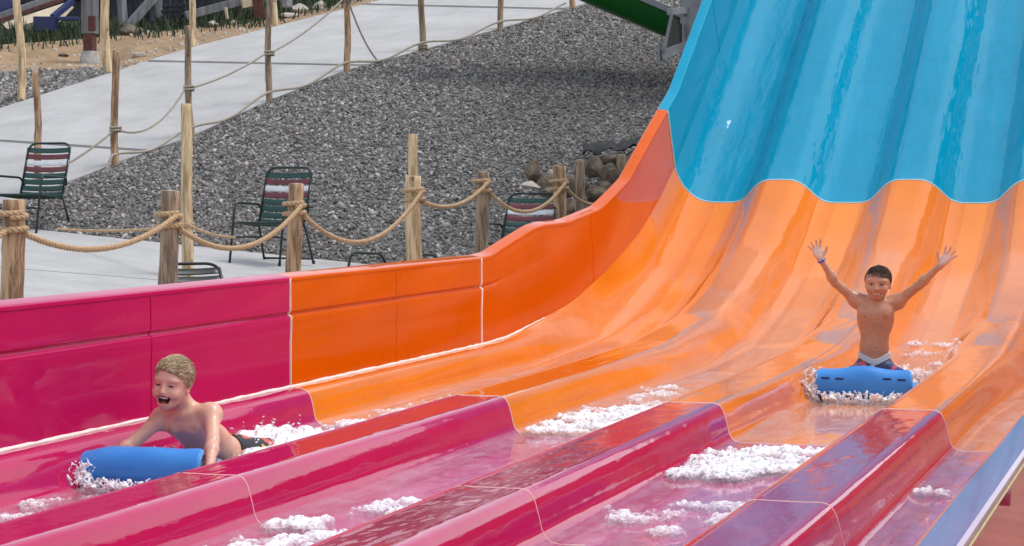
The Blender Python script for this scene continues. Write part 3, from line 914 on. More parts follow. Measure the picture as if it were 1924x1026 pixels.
def chair(loc, rz, label, recline=18, seat_h=.40, back_l=.60, w=.52, arm_h=.62, frame='chair_frame', straps='gMWMgggg', group='striped patio chairs around the rope fence', scale=1.0):
    """faces -y before turning"""
    o = empty('patio_chair', loc, rz); tag(o, label, 'chair', group); o.scale = (scale,) * 3
    fm = M[frame]; r = .0125; hw = w / 2
    tr = math.radians(recline); bd = Vector((0, math.sin(tr), math.cos(tr)))
    base = Vector((0, .20, seat_h - .02)); topc = base + bd * back_l
    MB().tube(bend([base + Vector((-hw, 0, 0)), topc + Vector((-hw, 0, 0)), topc + Vector((hw, 0, 0)), base + Vector((hw, 0, 0))], .11, 7), r, 8).build('back_frame', fm, o, smooth=True)
    sf = [Vector((-hw, .20, seat_h - .02)), Vector((-hw, -.26, seat_h + .02)), Vector((hw, -.26, seat_h + .02)), Vector((hw, .20, seat_h - .02))]
    MB().tube(bend(sf, .06), r, 8).build('seat_frame', fm, o, smooth=True)
    for s in (-1, 1):
        x = s * (hw + .022)
        # front leg rises into the arm and runs back to the back frame
        yb = (base + bd * (arm_h - seat_h)).y if recline < 40 else .20
        MB().tube(bend([(x, -.34, 0), (x, -.24, arm_h - .06), (x, -.20, arm_h), (x, yb - .02, arm_h - .02), (s * hw, yb + .02, arm_h - .10)], .06), r, 8).build('armrest', fm, o, smooth=True)
        MB().tube([(s * hw, .20, seat_h + .02), (x, .36, 0)], r, 8).build('leg', fm, o, smooth=True)
        for y in (-.34, .36):
            mb = MB(); mb.tube([(x, y, -.002), (x, y, .03)], r * 1.35, 8); mb.build('foot_cap', M['tube_black'], o, smooth=40)
    MB().tube([(-hw - .02, .352, .05), (hw + .02, .352, .05)], r * .9, 8).build('stretcher', fm, o, smooth=True)
    MB().tube([(-hw, -.24, seat_h - .12), (hw, -.24, seat_h - .12)], r * .8, 8).build('seat_brace', fm, o, smooth=True)
    def strap(p0, p1, wd, dirn, mat):
        mb = MB(); n = 8; vs = []
        for i in range(n + 1):
            t = i / n; c = p0.lerp(p1, t); sagv = Vector((0, bd.z * .02, -.012)) * (4 * t * (1 - t))
            for q, h in ((-.5, 0), (-.42, .004), (.42, .004), (.5, 0)):
                vs.append(c + sagv + dirn * wd * q + (dirn.cross(Vector((1, 0, 0)))) * -h)
        fs = [(i * 4 + k, i * 4 + k + 1, (i + 1) * 4 + k + 1, (i + 1) * 4 + k) for i in range(n) for k in range(3)]
        mb.add(vs, fs); ob = mb.build('strap', mat, o, smooth=50)
        sd = ob.modifiers.new('thick', 'SOLIDIFY'); sd.thickness = .004
        return ob
    cm = {'g': 'strap_green', 'M': 'strap_maroon', 'W': 'strap_white', 'k': 'strap_black'}
    ns = len(straps); pitch = (back_l - .05) / ns
    for k, c in enumerate(straps):
        p = topc - bd * (.05 + pitch * (k + .35))
        wd = pitch * .74
        strap(p + Vector((-hw - r, 0, 0)), p + Vector((hw + r, 0, 0)), wd, bd, M[cm[c]])
    sdv = Vector((0, .46, -.04)).normalized()
    for k in range(6):
        p = Vector((0, -.22 + .075 * k, seat_h + .016 - .0065 * k))
        strap(p + Vector((-hw - r, 0, 0)), p + Vector((hw + r, 0, 0)), .058, sdv, M[cm['g' if straps[0] != 'k' else 'k']])
    return o
def chair_at(u, v, rz, label, **k):
    p = deck(u, v); return chair(p, rz, label, **k)
p = at(58, 440, 22.6); chair(p, math.radians(-2), 'green strap chair with maroon and white stripes at the left edge, back to the path', back_l=.62)
chair_at(510, 497, math.radians(-5), 'green strap chair with maroon and white stripes in the middle, behind a log post', back_l=.62)
p = at(976, 0, 21.5); q = Vector((p[0], p[1], deck_z(p[0], p[1])))
chair(q, math.radians(2), 'striped chair half hidden by the orange wall, in front of the boulders', back_l=.64, recline=33)
p = at(378, 0, 16.0); q = Vector((p[0], p[1], deck_z(p[0], p[1])))
chair(q, math.radians(38), 'black chair of which only the top rail shows above the pink wall', recline=52, back_l=.44, w=.46, straps='kkkk', frame='tube_black', seat_h=.24, arm_h=.34)
p = at(741, 0, 18.4); q = Vector((p[0], p[1], deck_z(p[0], p[1])))
chair(q, math.radians(-18), 'low lounger whose two dark arms poke up behind the orange wall', recline=84, back_l=.62, seat_h=.28, arm_h=.50, straps='gggggggg', w=.58)

# ------------------------------------------------------------------ boulders, loose rocks
M['rock'] = mat_noise('boulder', (.05, .036, .027), (.25, .195, .14), 7, .9, 14, .9, .03, detail=8)
M['rock_pale'] = mat_noise('pale_rock', (.34, .29, .23), (.58, .52, .45), 4, .9, 18, .8, .02, detail=8)
def _sub(V, F, n):
    for _ in range(n):
        V = list(map(tuple, V)); mid = {}; G = []
        def mp(a, b):
            k = (min(a, b), max(a, b))
            if k not in mid:
                p = (np.array(V[a]) + np.array(V[b])); p /= np.linalg.norm(p); mid[k] = len(V); V.append(tuple(p))
            return mid[k]
        for a, b, c in F:
            ab, bc, ca = mp(a, b), mp(b, c), mp(c, a); G += [(a, ab, ca), (b, bc, ab), (c, ca, bc), (ab, bc, ca)]
        F = G
    return np.array(V), np.array(F)
SPH_V, SPH_F = _sub(ICO_V, [tuple(f) for f in ICO_F], 3)
def rock(name, loc, size, mat, label, group, cat='rock', cuts=16):
    V = SPH_V.copy()
    for _ in range(cuts):                     # broken faces
        n = RNG.normal(size=3); n /= np.linalg.norm(n); d = RNG.uniform(.50, .80)
        h = V @ n - d; V = V - np.clip(h, 0, None)[:, None] * n[None] * .92
    V = V * (1 + .10 * (fbm(V + RNG.random(3) * 9, 3, 3) - .5))[:, None]
    V = V @ rand_rots(1)[0].T * np.array(size)
    o = np_mesh(name, V, SPH_F, mat, None, True); o.data.set_sharp_from_angle(angle=math.radians(28))
    o.location = loc; tag(o, label, cat, group); return o
bl = [(1196, 302, 25.4, (.15, .13, .13), 'rock', 'dark boulder furthest right, half behind the orange curve'),
      (1160, 372, 24.3, (.13, .12, .12), 'rock', 'dark stone low at the right, just above the orange rim'),
      (1040, 330, 23.5, (.10, .09, .08), 'rock_pale', 'pale angular stone on top of the wide boulder'),
      (1092, 345, 23.9, (.10, .11, .09), 'rock', 'small dark stone right beside the square headed stake'),
      (1030, 362, 23.0, (.12, .10, .08), 'rock', 'low dark stone behind the top rail of the half hidden chair'),
      (1135, 350, 24.2, (.11, .10, .09), 'rock', 'small brown stone in the gap under the large rounded boulder'),
      (1098, 312, 24.4, (.11, .09, .09), 'rock', 'brown stone peeping over the square headed stake'),
      (1170, 345, 24.7, (.12, .10, .10), 'rock', 'stone squeezed between the short stake and the orange curve'),
      (1000, 322, 23.4, (.13, .13, .15), 'rock', 'brown boulder standing on end at the left of the boulder pile'),
      (996, 348, 23.0, (.13, .11, .06), 'rock_pale', 'small pale flat stone under the upright brown boulder'),
      (1022, 345, 23.2, (.14, .12, .12), 'rock', 'wide boulder in the pile straight left of the last rope post'),
      (1068, 345, 23.6, (.13, .12, .16), 'rock', 'boulder wedged between the last rope post and the square stake'),
      (1072, 392, 23.4, (.15, .14, .14), 'rock', 'dark low boulder at the foot of the square headed stake'),
      (1118, 318, 24.2, (.16, .14, .15), 'rock', 'large rounded boulder right of the square headed stake'),
      (1120, 365, 24.0, (.16, .14, .13), 'rock', 'reddish boulder under the large rounded one'),
      (1148, 330, 24.6, (.15, .13, .15), 'rock', 'boulder at the right of the pile, touching the orange curve'),
      (1150, 300, 25.2, (.20, .16, .10), 'rock', 'flat boulder lying on top of the pile at the right'),
      (1185, 318, 25.0, (.18, .18, .22), 'rock', 'boulder behind the short bare stake by the slide')]
for u, v, d, s, mt, lab in bl:
    rock('boulder', at(u, v, d), s, M[mt], lab, 'boulder pile beside the slide', 'boulder')
M['black_plastic'] = mat_plain('black_plastic', (.008, .008, .009), .8)
ft = MB(); nx, ny = 26, 8; vs = []
for j in range(ny):
    for i in range(nx):
        u = 1095 + 130 * i / (nx - 1); q = float(fbm(np.array([[i * .9, j * 1.1, 2.0]]), .45, 3)[0]) - .5
        v = 284 - .10 * (u - 1095) - 13 * j / (ny - 1) - 34 * q
        d = 25.2 + .7 * j / (ny - 1) + .5 * q
        vs.append(at(u, v, d))
ft.add(vs, [(j * nx + i, j * nx + i + 1, (j + 1) * nx + i + 1, (j + 1) * nx + i) for j in range(ny - 1) for i in range(nx - 1)])
lb = ft.build('weed_cloth', M['black_plastic'], None, smooth=True); lb.modifiers.new('t', 'SOLIDIFY').thickness = .01
tag(lb, 'crumpled black ground cloth on the gravel above the boulders', 'ground cloth')

# rocks strewn over the dirt beyond the path
def on_grid(G, u, v):
    """nearest point of a ground sheet along the sight line"""
    P = G.reshape(-1, 3) - _c0; z = P @ _fw
    uu = CX + F_PX * (P @ _rt) / z; vv = CY - F_PX * (P @ _up) / z
    k = np.argmin((uu - u) ** 2 + (vv - v) ** 2); return at(u, v, z[k]) if False else G.reshape(-1, 3)[k]
for u, v, s, lab in [(245, 66, (.22, .16, .14), 'rounded brown rock on the dirt behind the first path post'),
                     (265, 62, (.16, .13, .11), 'smaller brown rock touching the rounded one on the dirt'),
                     (393, 50, (.17, .10, .10), 'pale pointed rock tilted on the dirt below the timber brace'),
                     (266, 106, (.17, .12, .06), 'flat pale rock by the edge of the path slab'),
                     (120, 107, (.13, .10, .05), 'flat stone half sunk in the sand left of the rusty footed column'),
                     (432, 40, (.10, .08, .08), 'small whitish rock on the dirt under the timber beam'),
                     (560, 18, (.22, .16, .15), 'light rock heap stone near the top of the dirt strip'),
                     (598, 12, (.18, .13, .13), 'white rock at the top of the dirt strip, furthest right'),
                     (535, 32, (.30, .18, .07), 'broad flat slab of pale rock beside the bare post')]:
    c = on_grid(GD, u, v); rock('loose_rock', Vector(c) + Vector((0, 0, s[2] * .4)), s, M['rock_pale'] if 'pale' in lab or 'light' in lab or 'whit' in lab else M['rock'], lab, 'rocks lying on the dirt beyond the path')
Pd, _, _ = sample_grid(GD, 2600)
V, Fi = pebbles(Pd, RNG.uniform(.012, .05, len(Pd)) * RNG.choice([1, 1.7], len(Pd), p=[.85, .15]))
g = np_mesh('pebbles', V, Fi, M['rock_pale'], None, False); tag(g, 'small stones scattered over the brown dirt', 'pebbles', kind='stuff')

# grass along the top of the dirt
M['grass'] = mat_noise('grass_blade', (.012, .022, .008), (.045, .065, .022), 3, .8)
GGs = GG[:8]
Pg, _, _ = sample_grid(GGs, 9000)
Pe, _, _ = sample_grid(GD[-5:], 1200)
Pg = np.concatenate([Pg, Pe])
n = len(Pg); ang = RNG.uniform(0, 6.28, n); hgt = RNG.uniform(.08, .32, n); wd = RNG.uniform(.008, .02, n)
dx = np.stack([np.cos(ang), np.sin(ang), np.zeros(n)], 1); ln = RNG.normal(0, .35, (n, 2))
tip = Pg + np.stack([ln[:, 0] * hgt, ln[:, 1] * hgt, hgt], 1); mid = Pg + (tip - Pg) * .5 + np.array([0, 0, .03])
V = np.stack([Pg - dx * wd[:, None], Pg + dx * wd[:, None], mid + dx * wd[:, None] * .7, mid - dx * wd[:, None] * .7, tip], 1).reshape(-1, 3)
k = 5 * np.arange(n)[:, None]
Fi = np.concatenate([k + np.array([[0, 1, 2]]), k + np.array([[0, 2, 3]]), k + np.array([[3, 2, 4]])])
g = np_mesh('grass', V, Fi, M['grass'], None, False); tag(g, 'dark grass growing under the timber structures', 'grass', kind='stuff')
# ------------------------------------------------------------------ people: signed distance bodies meshed as one skin
def smin(a, b, k):
    if k <= 0: return np.minimum(a, b)
    h = np.maximum(k - np.abs(a - b), 0) / k
    return np.minimum(a, b) - h * h * k * .25
class Body:
    def __init__(self, lo, hi, h):
        self.h = h; self.lo = np.array(lo, float); self.n = np.ceil((np.array(hi) - self.lo) / h).astype(int) + 1
        self.D = np.full(self.n, .25, np.float32)
        self.ax = [self.lo[i] + h * np.arange(self.n[i]) for i in range(3)]
    def region(self, lo, hi, pad):
        a = np.clip(np.floor((np.array(lo) - pad - self.lo) / self.h).astype(int), 0, self.n)
        b = np.clip(np.ceil((np.array(hi) + pad - self.lo) / self.h).astype(int) + 1, 0, self.n)
        sl = tuple(slice(a[i], b[i]) for i in range(3))
        X = np.stack(np.meshgrid(*[self.ax[i][sl[i]] for i in range(3)], indexing='ij'), -1)
        return sl, X
    def put(self, sl, d, k, cut):
        if cut: self.D[sl] = -smin(-self.D[sl], d, k)
        else: self.D[sl] = smin(self.D[sl], d, k)
    def cap(self, a, b, ra, rb=None, k=.02, cut=False):
        rb = ra if rb is None else rb
        a, b = np.array(a, float), np.array(b, float); R = max(ra, rb)
        sl, X = self.region(np.minimum(a, b) - R, np.maximum(a, b) + R, .03 + k)
        ba = b - a; t = np.clip(((X - a) @ ba) / max(1e-9, ba @ ba), 0, 1)
        d = np.linalg.norm(X - a - t[..., None] * ba, axis=-1) - (ra + (rb - ra) * t)
        self.put(sl, d, k, cut); return self
    def ell(self, c, r, k=.02, cut=False, R=None):
        c, r = np.array(c, float), np.array(r, float); m = r.max()
        sl, X = self.region(c - m, c + m, .03 + k)
        q = X - c
        if R is not None: q = q @ R
        k0 = np.linalg.norm(q / r, axis=-1); k1 = np.linalg.norm(q / (r * r), axis=-1)
        self.put(sl, k0 * (k0 - 1) / np.maximum(k1, 1e-6), k, cut); return self
    def mesh(self, D=None, it=2):
        """surface nets"""
        D = self.D if D is None else D
        s = D < 0
        c = np.zeros(np.array(D.shape) - 1, np.int8)
        for dx in (0, 1):
            for dy in (0, 1):
                for dz in (0, 1): c += s[dx:D.shape[0] - 1 + dx, dy:D.shape[1] - 1 + dy, dz:D.shape[2] - 1 + dz]
        cells = np.argwhere((c > 0) & (c < 8))
        idx = np.full(c.shape, -1, np.int64); idx[tuple(cells.T)] = np.arange(len(cells))
        acc = np.zeros((len(cells), 3)); cnt = np.zeros(len(cells))
        corners = [(x, y, z) for x in (0, 1) for y in (0, 1) for z in (0, 1)]
        for A in corners:
            for B in corners:
                if sum(abs(A[i] - B[i]) for i in range(3)) != 1 or A > B: continue
                da = D[tuple((cells + A).T)]; db = D[tuple((cells + B).T)]; m = (da < 0) != (db < 0)
                t = np.where(m, da / np.where(m, da - db, 1), 0)[:, None]
                p = np.array(A) + t * (np.array(B) - np.array(A)); acc += p * m[:, None]; cnt += m
        V = self.lo + (cells + acc / cnt[:, None]) * self.h
        quads = []
        for ax in range(3):
            e = [0, 0, 0]; e[ax] = 1
            s0 = s[tuple(slice(0, D.shape[i] - e[i]) for i in range(3))]; s1 = s[tuple(slice(e[i], D.shape[i]) for i in range(3))]
            E = np.argwhere(s0 != s1); u, w = (ax + 1) % 3, (ax + 2) % 3
            E = E[(E[:, u] > 0) & (E[:, w] > 0) & (E[:, u] < D.shape[u] - 1) & (E[:, w] < D.shape[w] - 1)]
            fl = s0[tuple(E.T)]
            du = np.zeros(3, int); du[u] = 1; dw = np.zeros(3, int); dw[w] = 1
            q = np.stack([idx[tuple((E - du - dw).T)], idx[tuple((E - dw).T)], idx[tuple(E.T)], idx[tuple((E - du).T)]], 1)
            q = np.where(fl[:, None], q, q[:, ::-1]); quads.append(q)
        Q = np.concatenate(quads)
        # relax
        for _ in range(it):
            S = np.zeros_like(V); n = np.zeros(len(V))
            for a in range(4):
                for b in ((a + 1) % 4, (a + 3) % 4):
                    np.add.at(S, Q[:, a], V[Q[:, b]]); np.add.at(n, Q[:, a], 1)
            V = V * .5 + .5 * S / np.maximum(n, 1)[:, None]
        return V, Q

def head(B, c, R, s=.95, smile=0.5, mouth_open=0.0, sz=.93):
    """child's head, face towards -y, x towards the viewer's right"""
    R = np.array(R); sv = np.array((s * 1.02, s, s * sz)); T = lambda p: np.array(c) + R @ (np.array(p, float) * sv)
    E = lambda p, r, k=.02, cut=False: B.ell(T(p), np.array(r) * sv, k, cut, R)
    E((0, .012, .030), (.074, .090, .080), .02)               # cranium
    E((0, -.026, .022), (.064, .058, .066), .03)              # forehead
    E((0, -.030, -.028), (.059, .054, .062), .03)             # mid face
    E((0, -.040, -.072 - .014 * mouth_open), (.037, .034, .026), .035)   # jaw
    E((0, -.064, -.086 - .016 * mouth_open), (.016, .014, .012), .02)    # chin
    for q in (-1, 1):
        E((q * .038, -.058, -.030), (.023, .021, .020), .02)  # cheek
        E((q * .030, -.072, .030), (.024, .011, .008), .014)  # brow
        E((q * .030, -.094, .004), (.018, .016, .012), .014, True)    # eye socket
        E((q * .030, -.0705, .003), (.0150, .0105, .0115), .006)      # lids over the eye
        E((q * .071, .012, -.008), (.009, .019, .029), .008)  # ear
        E((q * .081, .006, -.006), (.007, .011, .017), .005, True)
        B.cap(T((q * .009, -.090, -.030)), T((q * .009, -.084, -.033)), .0075 * s, .007 * s, .008)   # nostril wing
    B.cap(T((0, -.083, .006)), T((0, -.1005, -.026)), .0065 * s, .0098 * s, .014)                    # nose
    if mouth_open > .1:
        E((0, -.077, -.047), (.030, .020, .010), .012)        # upper lip bulge
        for q in (-1, 1): E((q * .040, -.066, -.040), (.016, .014, .015), .016)                      # cheeks bunched by the laugh
        E((0, -.092, -.066), (.026, .036, .019 * mouth_open + .002), .006, True)
        for q in (-1, 1): E((q * .022, -.088, -.058), (.012, .028, .010), .006, True)
        B.cap(T((-.013, -.083, -.0885)), T((.013, -.083, -.0885)), .0042 * s, .0042 * s, .010)       # lower lip
    else:
        B.cap(T((-.018, -.082, -.053)), T((.018, -.082, -.053)), .0055 * s, .0055 * s, .010)
        B.cap(T((-.014, -.081, -.068)), T((.014, -.081, -.068)), .006 * s, .006 * s, .010)
        E((0, -.094, -.0605), (.025, .020, .0062), .004, True)
        for q in (-1, 1): E((q * .024, -.082, -.0565), (.008, .02, .0045), .004, True)
    return T
def hand(B, w, f, pn, thumb_side, L=.125, spread=.35, curl=0.0, k=.006):
    """wrist w, finger direction f, palm normal pn, thumb_side +-1"""
    w, f, pn = (np.array(v, float) for v in (w, f, pn)); f /= np.linalg.norm(f)
    pn -= f * (pn @ f); pn /= np.linalg.norm(pn); sd = np.cross(f, pn) * thumb_side
    R = np.stack([sd, pn, f], 1)
    B.cap(w, w + f * .02, .0165, .018, .02)
    B.ell(w + f * .042, (.030, .0125, .037), .012, False, R)
    tips = []
    for i, (o, l) in enumerate(((.022, .052), (.008, .060), (-.007, .056), (-.021, .043))):
        a = (o / .022) * spread; d = f * math.cos(a) + sd * math.sin(a)
        p0 = w + f * .066 + sd * o * 1.0; q = p0
        dd = d
        for j, fr in enumerate((.45, .32, .23)):
            c = curl * (j + .5) + .10
            dd = d * math.cos(c) + pn * math.sin(c)
            q2 = q + dd * l * fr; B.cap(q, q2, .0072 - .0008 * j, .0066 - .0009 * j, k * .6); q = q2
        tips.append(q)
    t0 = w + f * .022 + sd * .022; d1 = f * .55 + sd * .8 + pn * (.15 + .3 * curl); d1 /= np.linalg.norm(d1)
    t1 = t0 + d1 * .030; d2 = f * .8 + sd * .55 + pn * (.15 + .5 * curl); d2 /= np.linalg.norm(d2)
    B.cap(t0, t1, .0105, .0085, .010); B.cap(t1, t1 + d2 * .024, .0082, .0064, .004)
    return tips
def mat_skin(name):
    m, nt, b = new_mat(name)
    a = N(nt, 'ShaderNodeAttribute'); a.attribute_name = 'skin'
    f = noise(nt, 38, 5, .6)
    mx = N(nt, 'ShaderNodeMix', data_type='RGBA', blend_type='MULTIPLY'); mx.inputs[0].default_value = 1
    nt.links.new(a.outputs['Color'], mx.inputs[6]); nt.links.new(ramp(nt, f, [(.3, (.86, .83, .82)), (.7, (1.06, 1.05, 1.04))]), mx.inputs[7])
    nt.links.new(mx.outputs[2], b.inputs['Base Color'])
    b.inputs['Roughness'].default_value = .30
    b.inputs['Subsurface Weight'].default_value = .15; b.inputs['Subsurface Radius'].default_value = (1, .35, .2); b.inputs['Subsurface Scale'].default_value = .008
    bump(nt, b, noise(nt, 120, 2), .15, .002)
    return m
M['skin'] = mat_skin('skin')
M['eye_white'] = mat_plain('eye_white', (.70, .68, .66), .2)
M['iris'] = mat_plain('iris', (.02, .012, .008), .15)
M['lash'] = mat_plain('lash', (.025, .014, .010), .7)
M['tooth'] = mat_plain('tooth', (.80, .78, .72), .25)
M['tongue'] = mat_plain('tongue', (.42, .10, .10), .4)
def mat_hair(name, c1, c2):
    m, nt, b = new_mat(name)
    a = N(nt, 'ShaderNodeAttribute'); a.attribute_name = 'tone'
    nt.links.new(ramp(nt, a.outputs['Fac'], [(0, c1), (1, c2)]), b.inputs['Base Color'])
    b.inputs['Roughness'].default_value = .45
    return m
M['hair_fair'] = mat_hair('fair_hair', (.24, .155, .08), (.84, .67, .42))
M['hair_dark'] = mat_hair('dark_hair', (.022, .013, .009), (.13, .078, .05))
def blob(name, c, r, R, mat, parent):
    V = (SPH_V[:] * np.array(r)) @ np.array(R).T + np.array(c)
    return np_mesh(name, V, SPH_F, mat, parent, True)
def face_parts(T, R, s, root, squint, brow_mat, mouth_open, gaze=(0, 0)):
    R = np.array(R)
    for q in (-1, 1):
        e = blob('eye', T((q * .030, -.0740, .003)), np.array((.0125, .0095, .0062 * (1 - .55 * squint) + .001)) * s, R, M['eye_white'], root)
        blob('iris', T((q * .030 + gaze[0], -.0805, .003 + gaze[1])), np.array((.0062, .004, .0056 * (1 - .45 * squint) + .0006)) * s, R, M['iris'], e)
        pts = [T((q * .030 + x, -.0835 + 11 * x * x + (.004 if abs(x) > .010 else 0), .0090 - .0035 * squint - 18 * x * x * (1 - .3 * squint))) for x in np.linspace(-.0145, .0145, 9)]
        MB().tube(pts, .0024 * s, 5).build('eyelash', M['lash'], root, smooth=True)
        pts = [T((q * (.016 + .030 * t), -.0815 + .016 * t * t, .0275 + .010 * math.sin(2.2 * t) - .004 * t)) for t in np.linspace(0, 1, 9)]
        MB().tube(pts, [(.0012 + .0022 * math.sin(math.pi * min(1, .15 + t * .85))) * s for t in np.linspace(0, 1, 9)], 6).build('eyebrow', brow_mat, root, smooth=True)
    if mouth_open > .1:
        pts = [T((x, -.081 + 16 * x * x, -.0545 + 3 * x * x)) for x in np.linspace(-.019, .019, 9)]
        MB().tube(pts, .0042 * s, 6).build('teeth', M['tooth'], root, smooth=True)
        blob('tongue', T((0, -.066, -.080)), np.array((.017, .016, .007)) * s, R, M['tongue'], root)
    else:
        pts = [T((x, -.0780 + 12 * x * x, -.0600 + 6 * x * x)) for x in np.linspace(-.020, .020, 9)]
        MB().tube(pts, .0042 * s, 6).build('teeth', M['tooth'], root, smooth=True)
def hair(T, R, s, root, mat, n, lmin, lmax, front, part, sweep, frizz, line=.045, shell=.010, lift=.5, clump=2.0):
    """cap of hair plus locks; every lock a bent tapered sliver"""
    R = np.array(R); Vs, Fs, Ts = [], [], []; b0 = 0
    # shell over the cranium down to the hairline
    V = SPH_V.copy(); P = V * (np.array((.073, .090, .080)) + shell) + np.array((0, .012, .030))
    P += V * ((fbm(V, 7, 3) - .5) * .016)[:, None]
    def hl(p):           # height of the hairline at p
        fr = np.clip((-p[..., 1] - .01) / .06, 0, 1)
        side = -.012 - .0 * p[..., 1]
        back = -.045
        z = np.where(p[..., 1] > .03, back, side)
        return z * (1 - fr) + (line + .016 + part * p[..., 0]) * fr
    ok = (P[:, 2] > hl(P)); fk = ok[SPH_F].all(1)
    Vs.append(np.array([T(p) for p in P])); Fs.append(SPH_F[fk]); Ts.append(.25 + .4 * fbm(V * np.array([3, 1, 3]), 6, 3)); b0 += len(V)
    k = 0
    while k < n:
        d = RNG.normal(size=3); d /= np.linalg.norm(d)
        p = d * (np.array((.073, .090, .080)) + shell * .6) + np.array((0, .012, .030))
        if p[2] < hl(p) - .003 or d[2] < -.35: continue
        k += 1
        up = max(0, d[2]); L = (lmin + (lmax - lmin) * up ** 1.5 * RNG.uniform(.5, 1.1))
        if d[1] < -.35 and d[2] > .2: L *= front
        side = np.array(sweep) * (.5 + up)
        flow = np.array(sweep) + np.array([0, .25, -.9]) * (1 - up) ** 1.5 + clump * (vnoise((p * 1.0)[None] + np.array([[3, 5, 7]]), 38)[0] - .5) * np.array([1, 1, .3])
        flow = flow - d * (flow @ d); flow /= max(1e-6, np.linalg.norm(flow))
        dir1 = d * (lift * (.4 + up)) + flow + RNG.normal(0, frizz, 3); dir1 /= np.linalg.norm(dir1)
        dir2 = dir1 * .5 + flow - d * .25 + RNG.normal(0, frizz, 3); dir2 /= np.linalg.norm(dir2)
        q1 = p + dir1 * L * .55; q2 = q1 + dir2 * L * .45
        w = np.cross(dir1, RNG.normal(size=3)); w /= np.linalg.norm(w); w2 = np.cross(dir1, w)
        r = RNG.uniform(.0010, .0024)
        tri = [w, -.5 * w + .87 * w2, -.5 * w - .87 * w2]
        v = [p + x * r for x in tri] + [q1 + x * r * .8 for x in tri] + [q2]
        Vs.append(np.array([T(x) for x in v]))
        f = [(0, 1, 4), (0, 4, 3), (1, 2, 5), (1, 5, 4), (2, 0, 3), (2, 3, 5), (3, 4, 6), (4, 5, 6), (5, 3, 6)]
        Fs.append(np.array(f) + b0); b0 += 7
        tn = np.clip(RNG.normal(.5, .28), 0, 1); Ts.append(np.array([tn * .4] * 3 + [tn] * 3 + [min(1, tn + .25)]))
    o = np_mesh('hair', np.concatenate(Vs), np.concatenate(Fs), mat, root, True, {'tone': ('FLOAT', np.concatenate(Ts))})
    return o
def near(V, c, r): return np.exp(-(np.linalg.norm(V - np.array(c), axis=1) / r) ** 2)
def skin_obj(root, V, Q, base, T, s, nip, lips, palms, mouth_open):
    C = np.tile(np.array([*base, 1.0]), (len(V), 1))
    def blend(w, col): 
        w = np.clip(w, 0, 1)[:, None]; C[:, :3] = C[:, :3] * (1 - w) + np.array(col) * w
    b = np.array(base)
    for q in (-1, 1):
        blend(.30 * near(V, T((q * .037, -.07, -.03)), .022), b * np.array([1.05, .72, .68]))
        blend(.35 * near(V, T((q * .075, .01, -.01)), .03), b * np.array([1.05, .75, .70]))
    blend(.30 * near(V, T((0, -.105, -.03)), .014), b * np.array([1.05, .75, .7]))
    for c, r in nip: blend(.75 * near(V, c, r), b * np.array([.55, .40, .36]))
    for c, r, col, w in palms: blend(w * near(V, c, r), col)
    for c, r in lips: blend(.5 * near(V, T(c), r * s), b * np.array([.95, .50, .48]))
    if mouth_open > .1:
        loc = (V - T((0, 0, 0))) 
        Rm = np.stack([T((1, 0, 0)) - T((0, 0, 0)), T((0, 1, 0)) - T((0, 0, 0)), T((0, 0, 1)) - T((0, 0, 0))], 1)
        L = loc @ np.linalg.inv(Rm).T
        e = ((L[:, 0]) / .027) ** 2 + ((L[:, 2] + .066) / (.017 * mouth_open + .005)) ** 2
        inm = (e < 1.0) & (L[:, 1] > -.077) & (L[:, 1] < -.03)
        C[inm, :3] = (.07, .012, .012)
    return np_mesh('body', V, Q, M['skin'], root, True, {'skin': ('FLOAT_COLOR', C)})
def clothes(B, root, name, off, keep, mat):
    """fabric shell that follows the body"""
    D = B.D - off
    X = np.stack(np.meshgrid(*B.ax, indexing='ij'), -1)
    D = np.maximum(D, keep(X))
    V, Q = B.mesh(D.astype(np.float32), 1)
    return np_mesh(name, V, Q, mat, root, True)
def rot(rx=0, ry=0, rz=0):
    return np.array((Matrix.Rotation(math.radians(rz), 3, 'Z') @ Matrix.Rotation(math.radians(ry), 3, 'Y') @ Matrix.Rotation(math.radians(rx), 3, 'X')))

def mat_trunks(name, stops, scale):
    m, nt, b = new_mat(name)
    tc = N(nt, 'ShaderNodeTexCoord'); v = N(nt, 'ShaderNodeTexVoronoi'); v.inputs['Scale'].default_value = scale
    nt.links.new(tc.outputs['Object'], v.inputs['Vector'])
    sp = N(nt, 'ShaderNodeSeparateColor'); nt.links.new(v.outputs['Color'], sp.inputs[0])
    r = N(nt, 'ShaderNodeValToRGB'); r.color_ramp.interpolation = 'CONSTANT'; e = r.color_ramp.elements
    while len(e) < len(stops): e.new(.5)
    for el, (p, c) in zip(e, stops): el.position = p; el.color = (*c, 1)
    nt.links.new(sp.outputs[0], r.inputs[0]); nt.links.new(r.outputs[0], b.inputs['Base Color'])
    b.inputs['Roughness'].default_value = .5
    return m

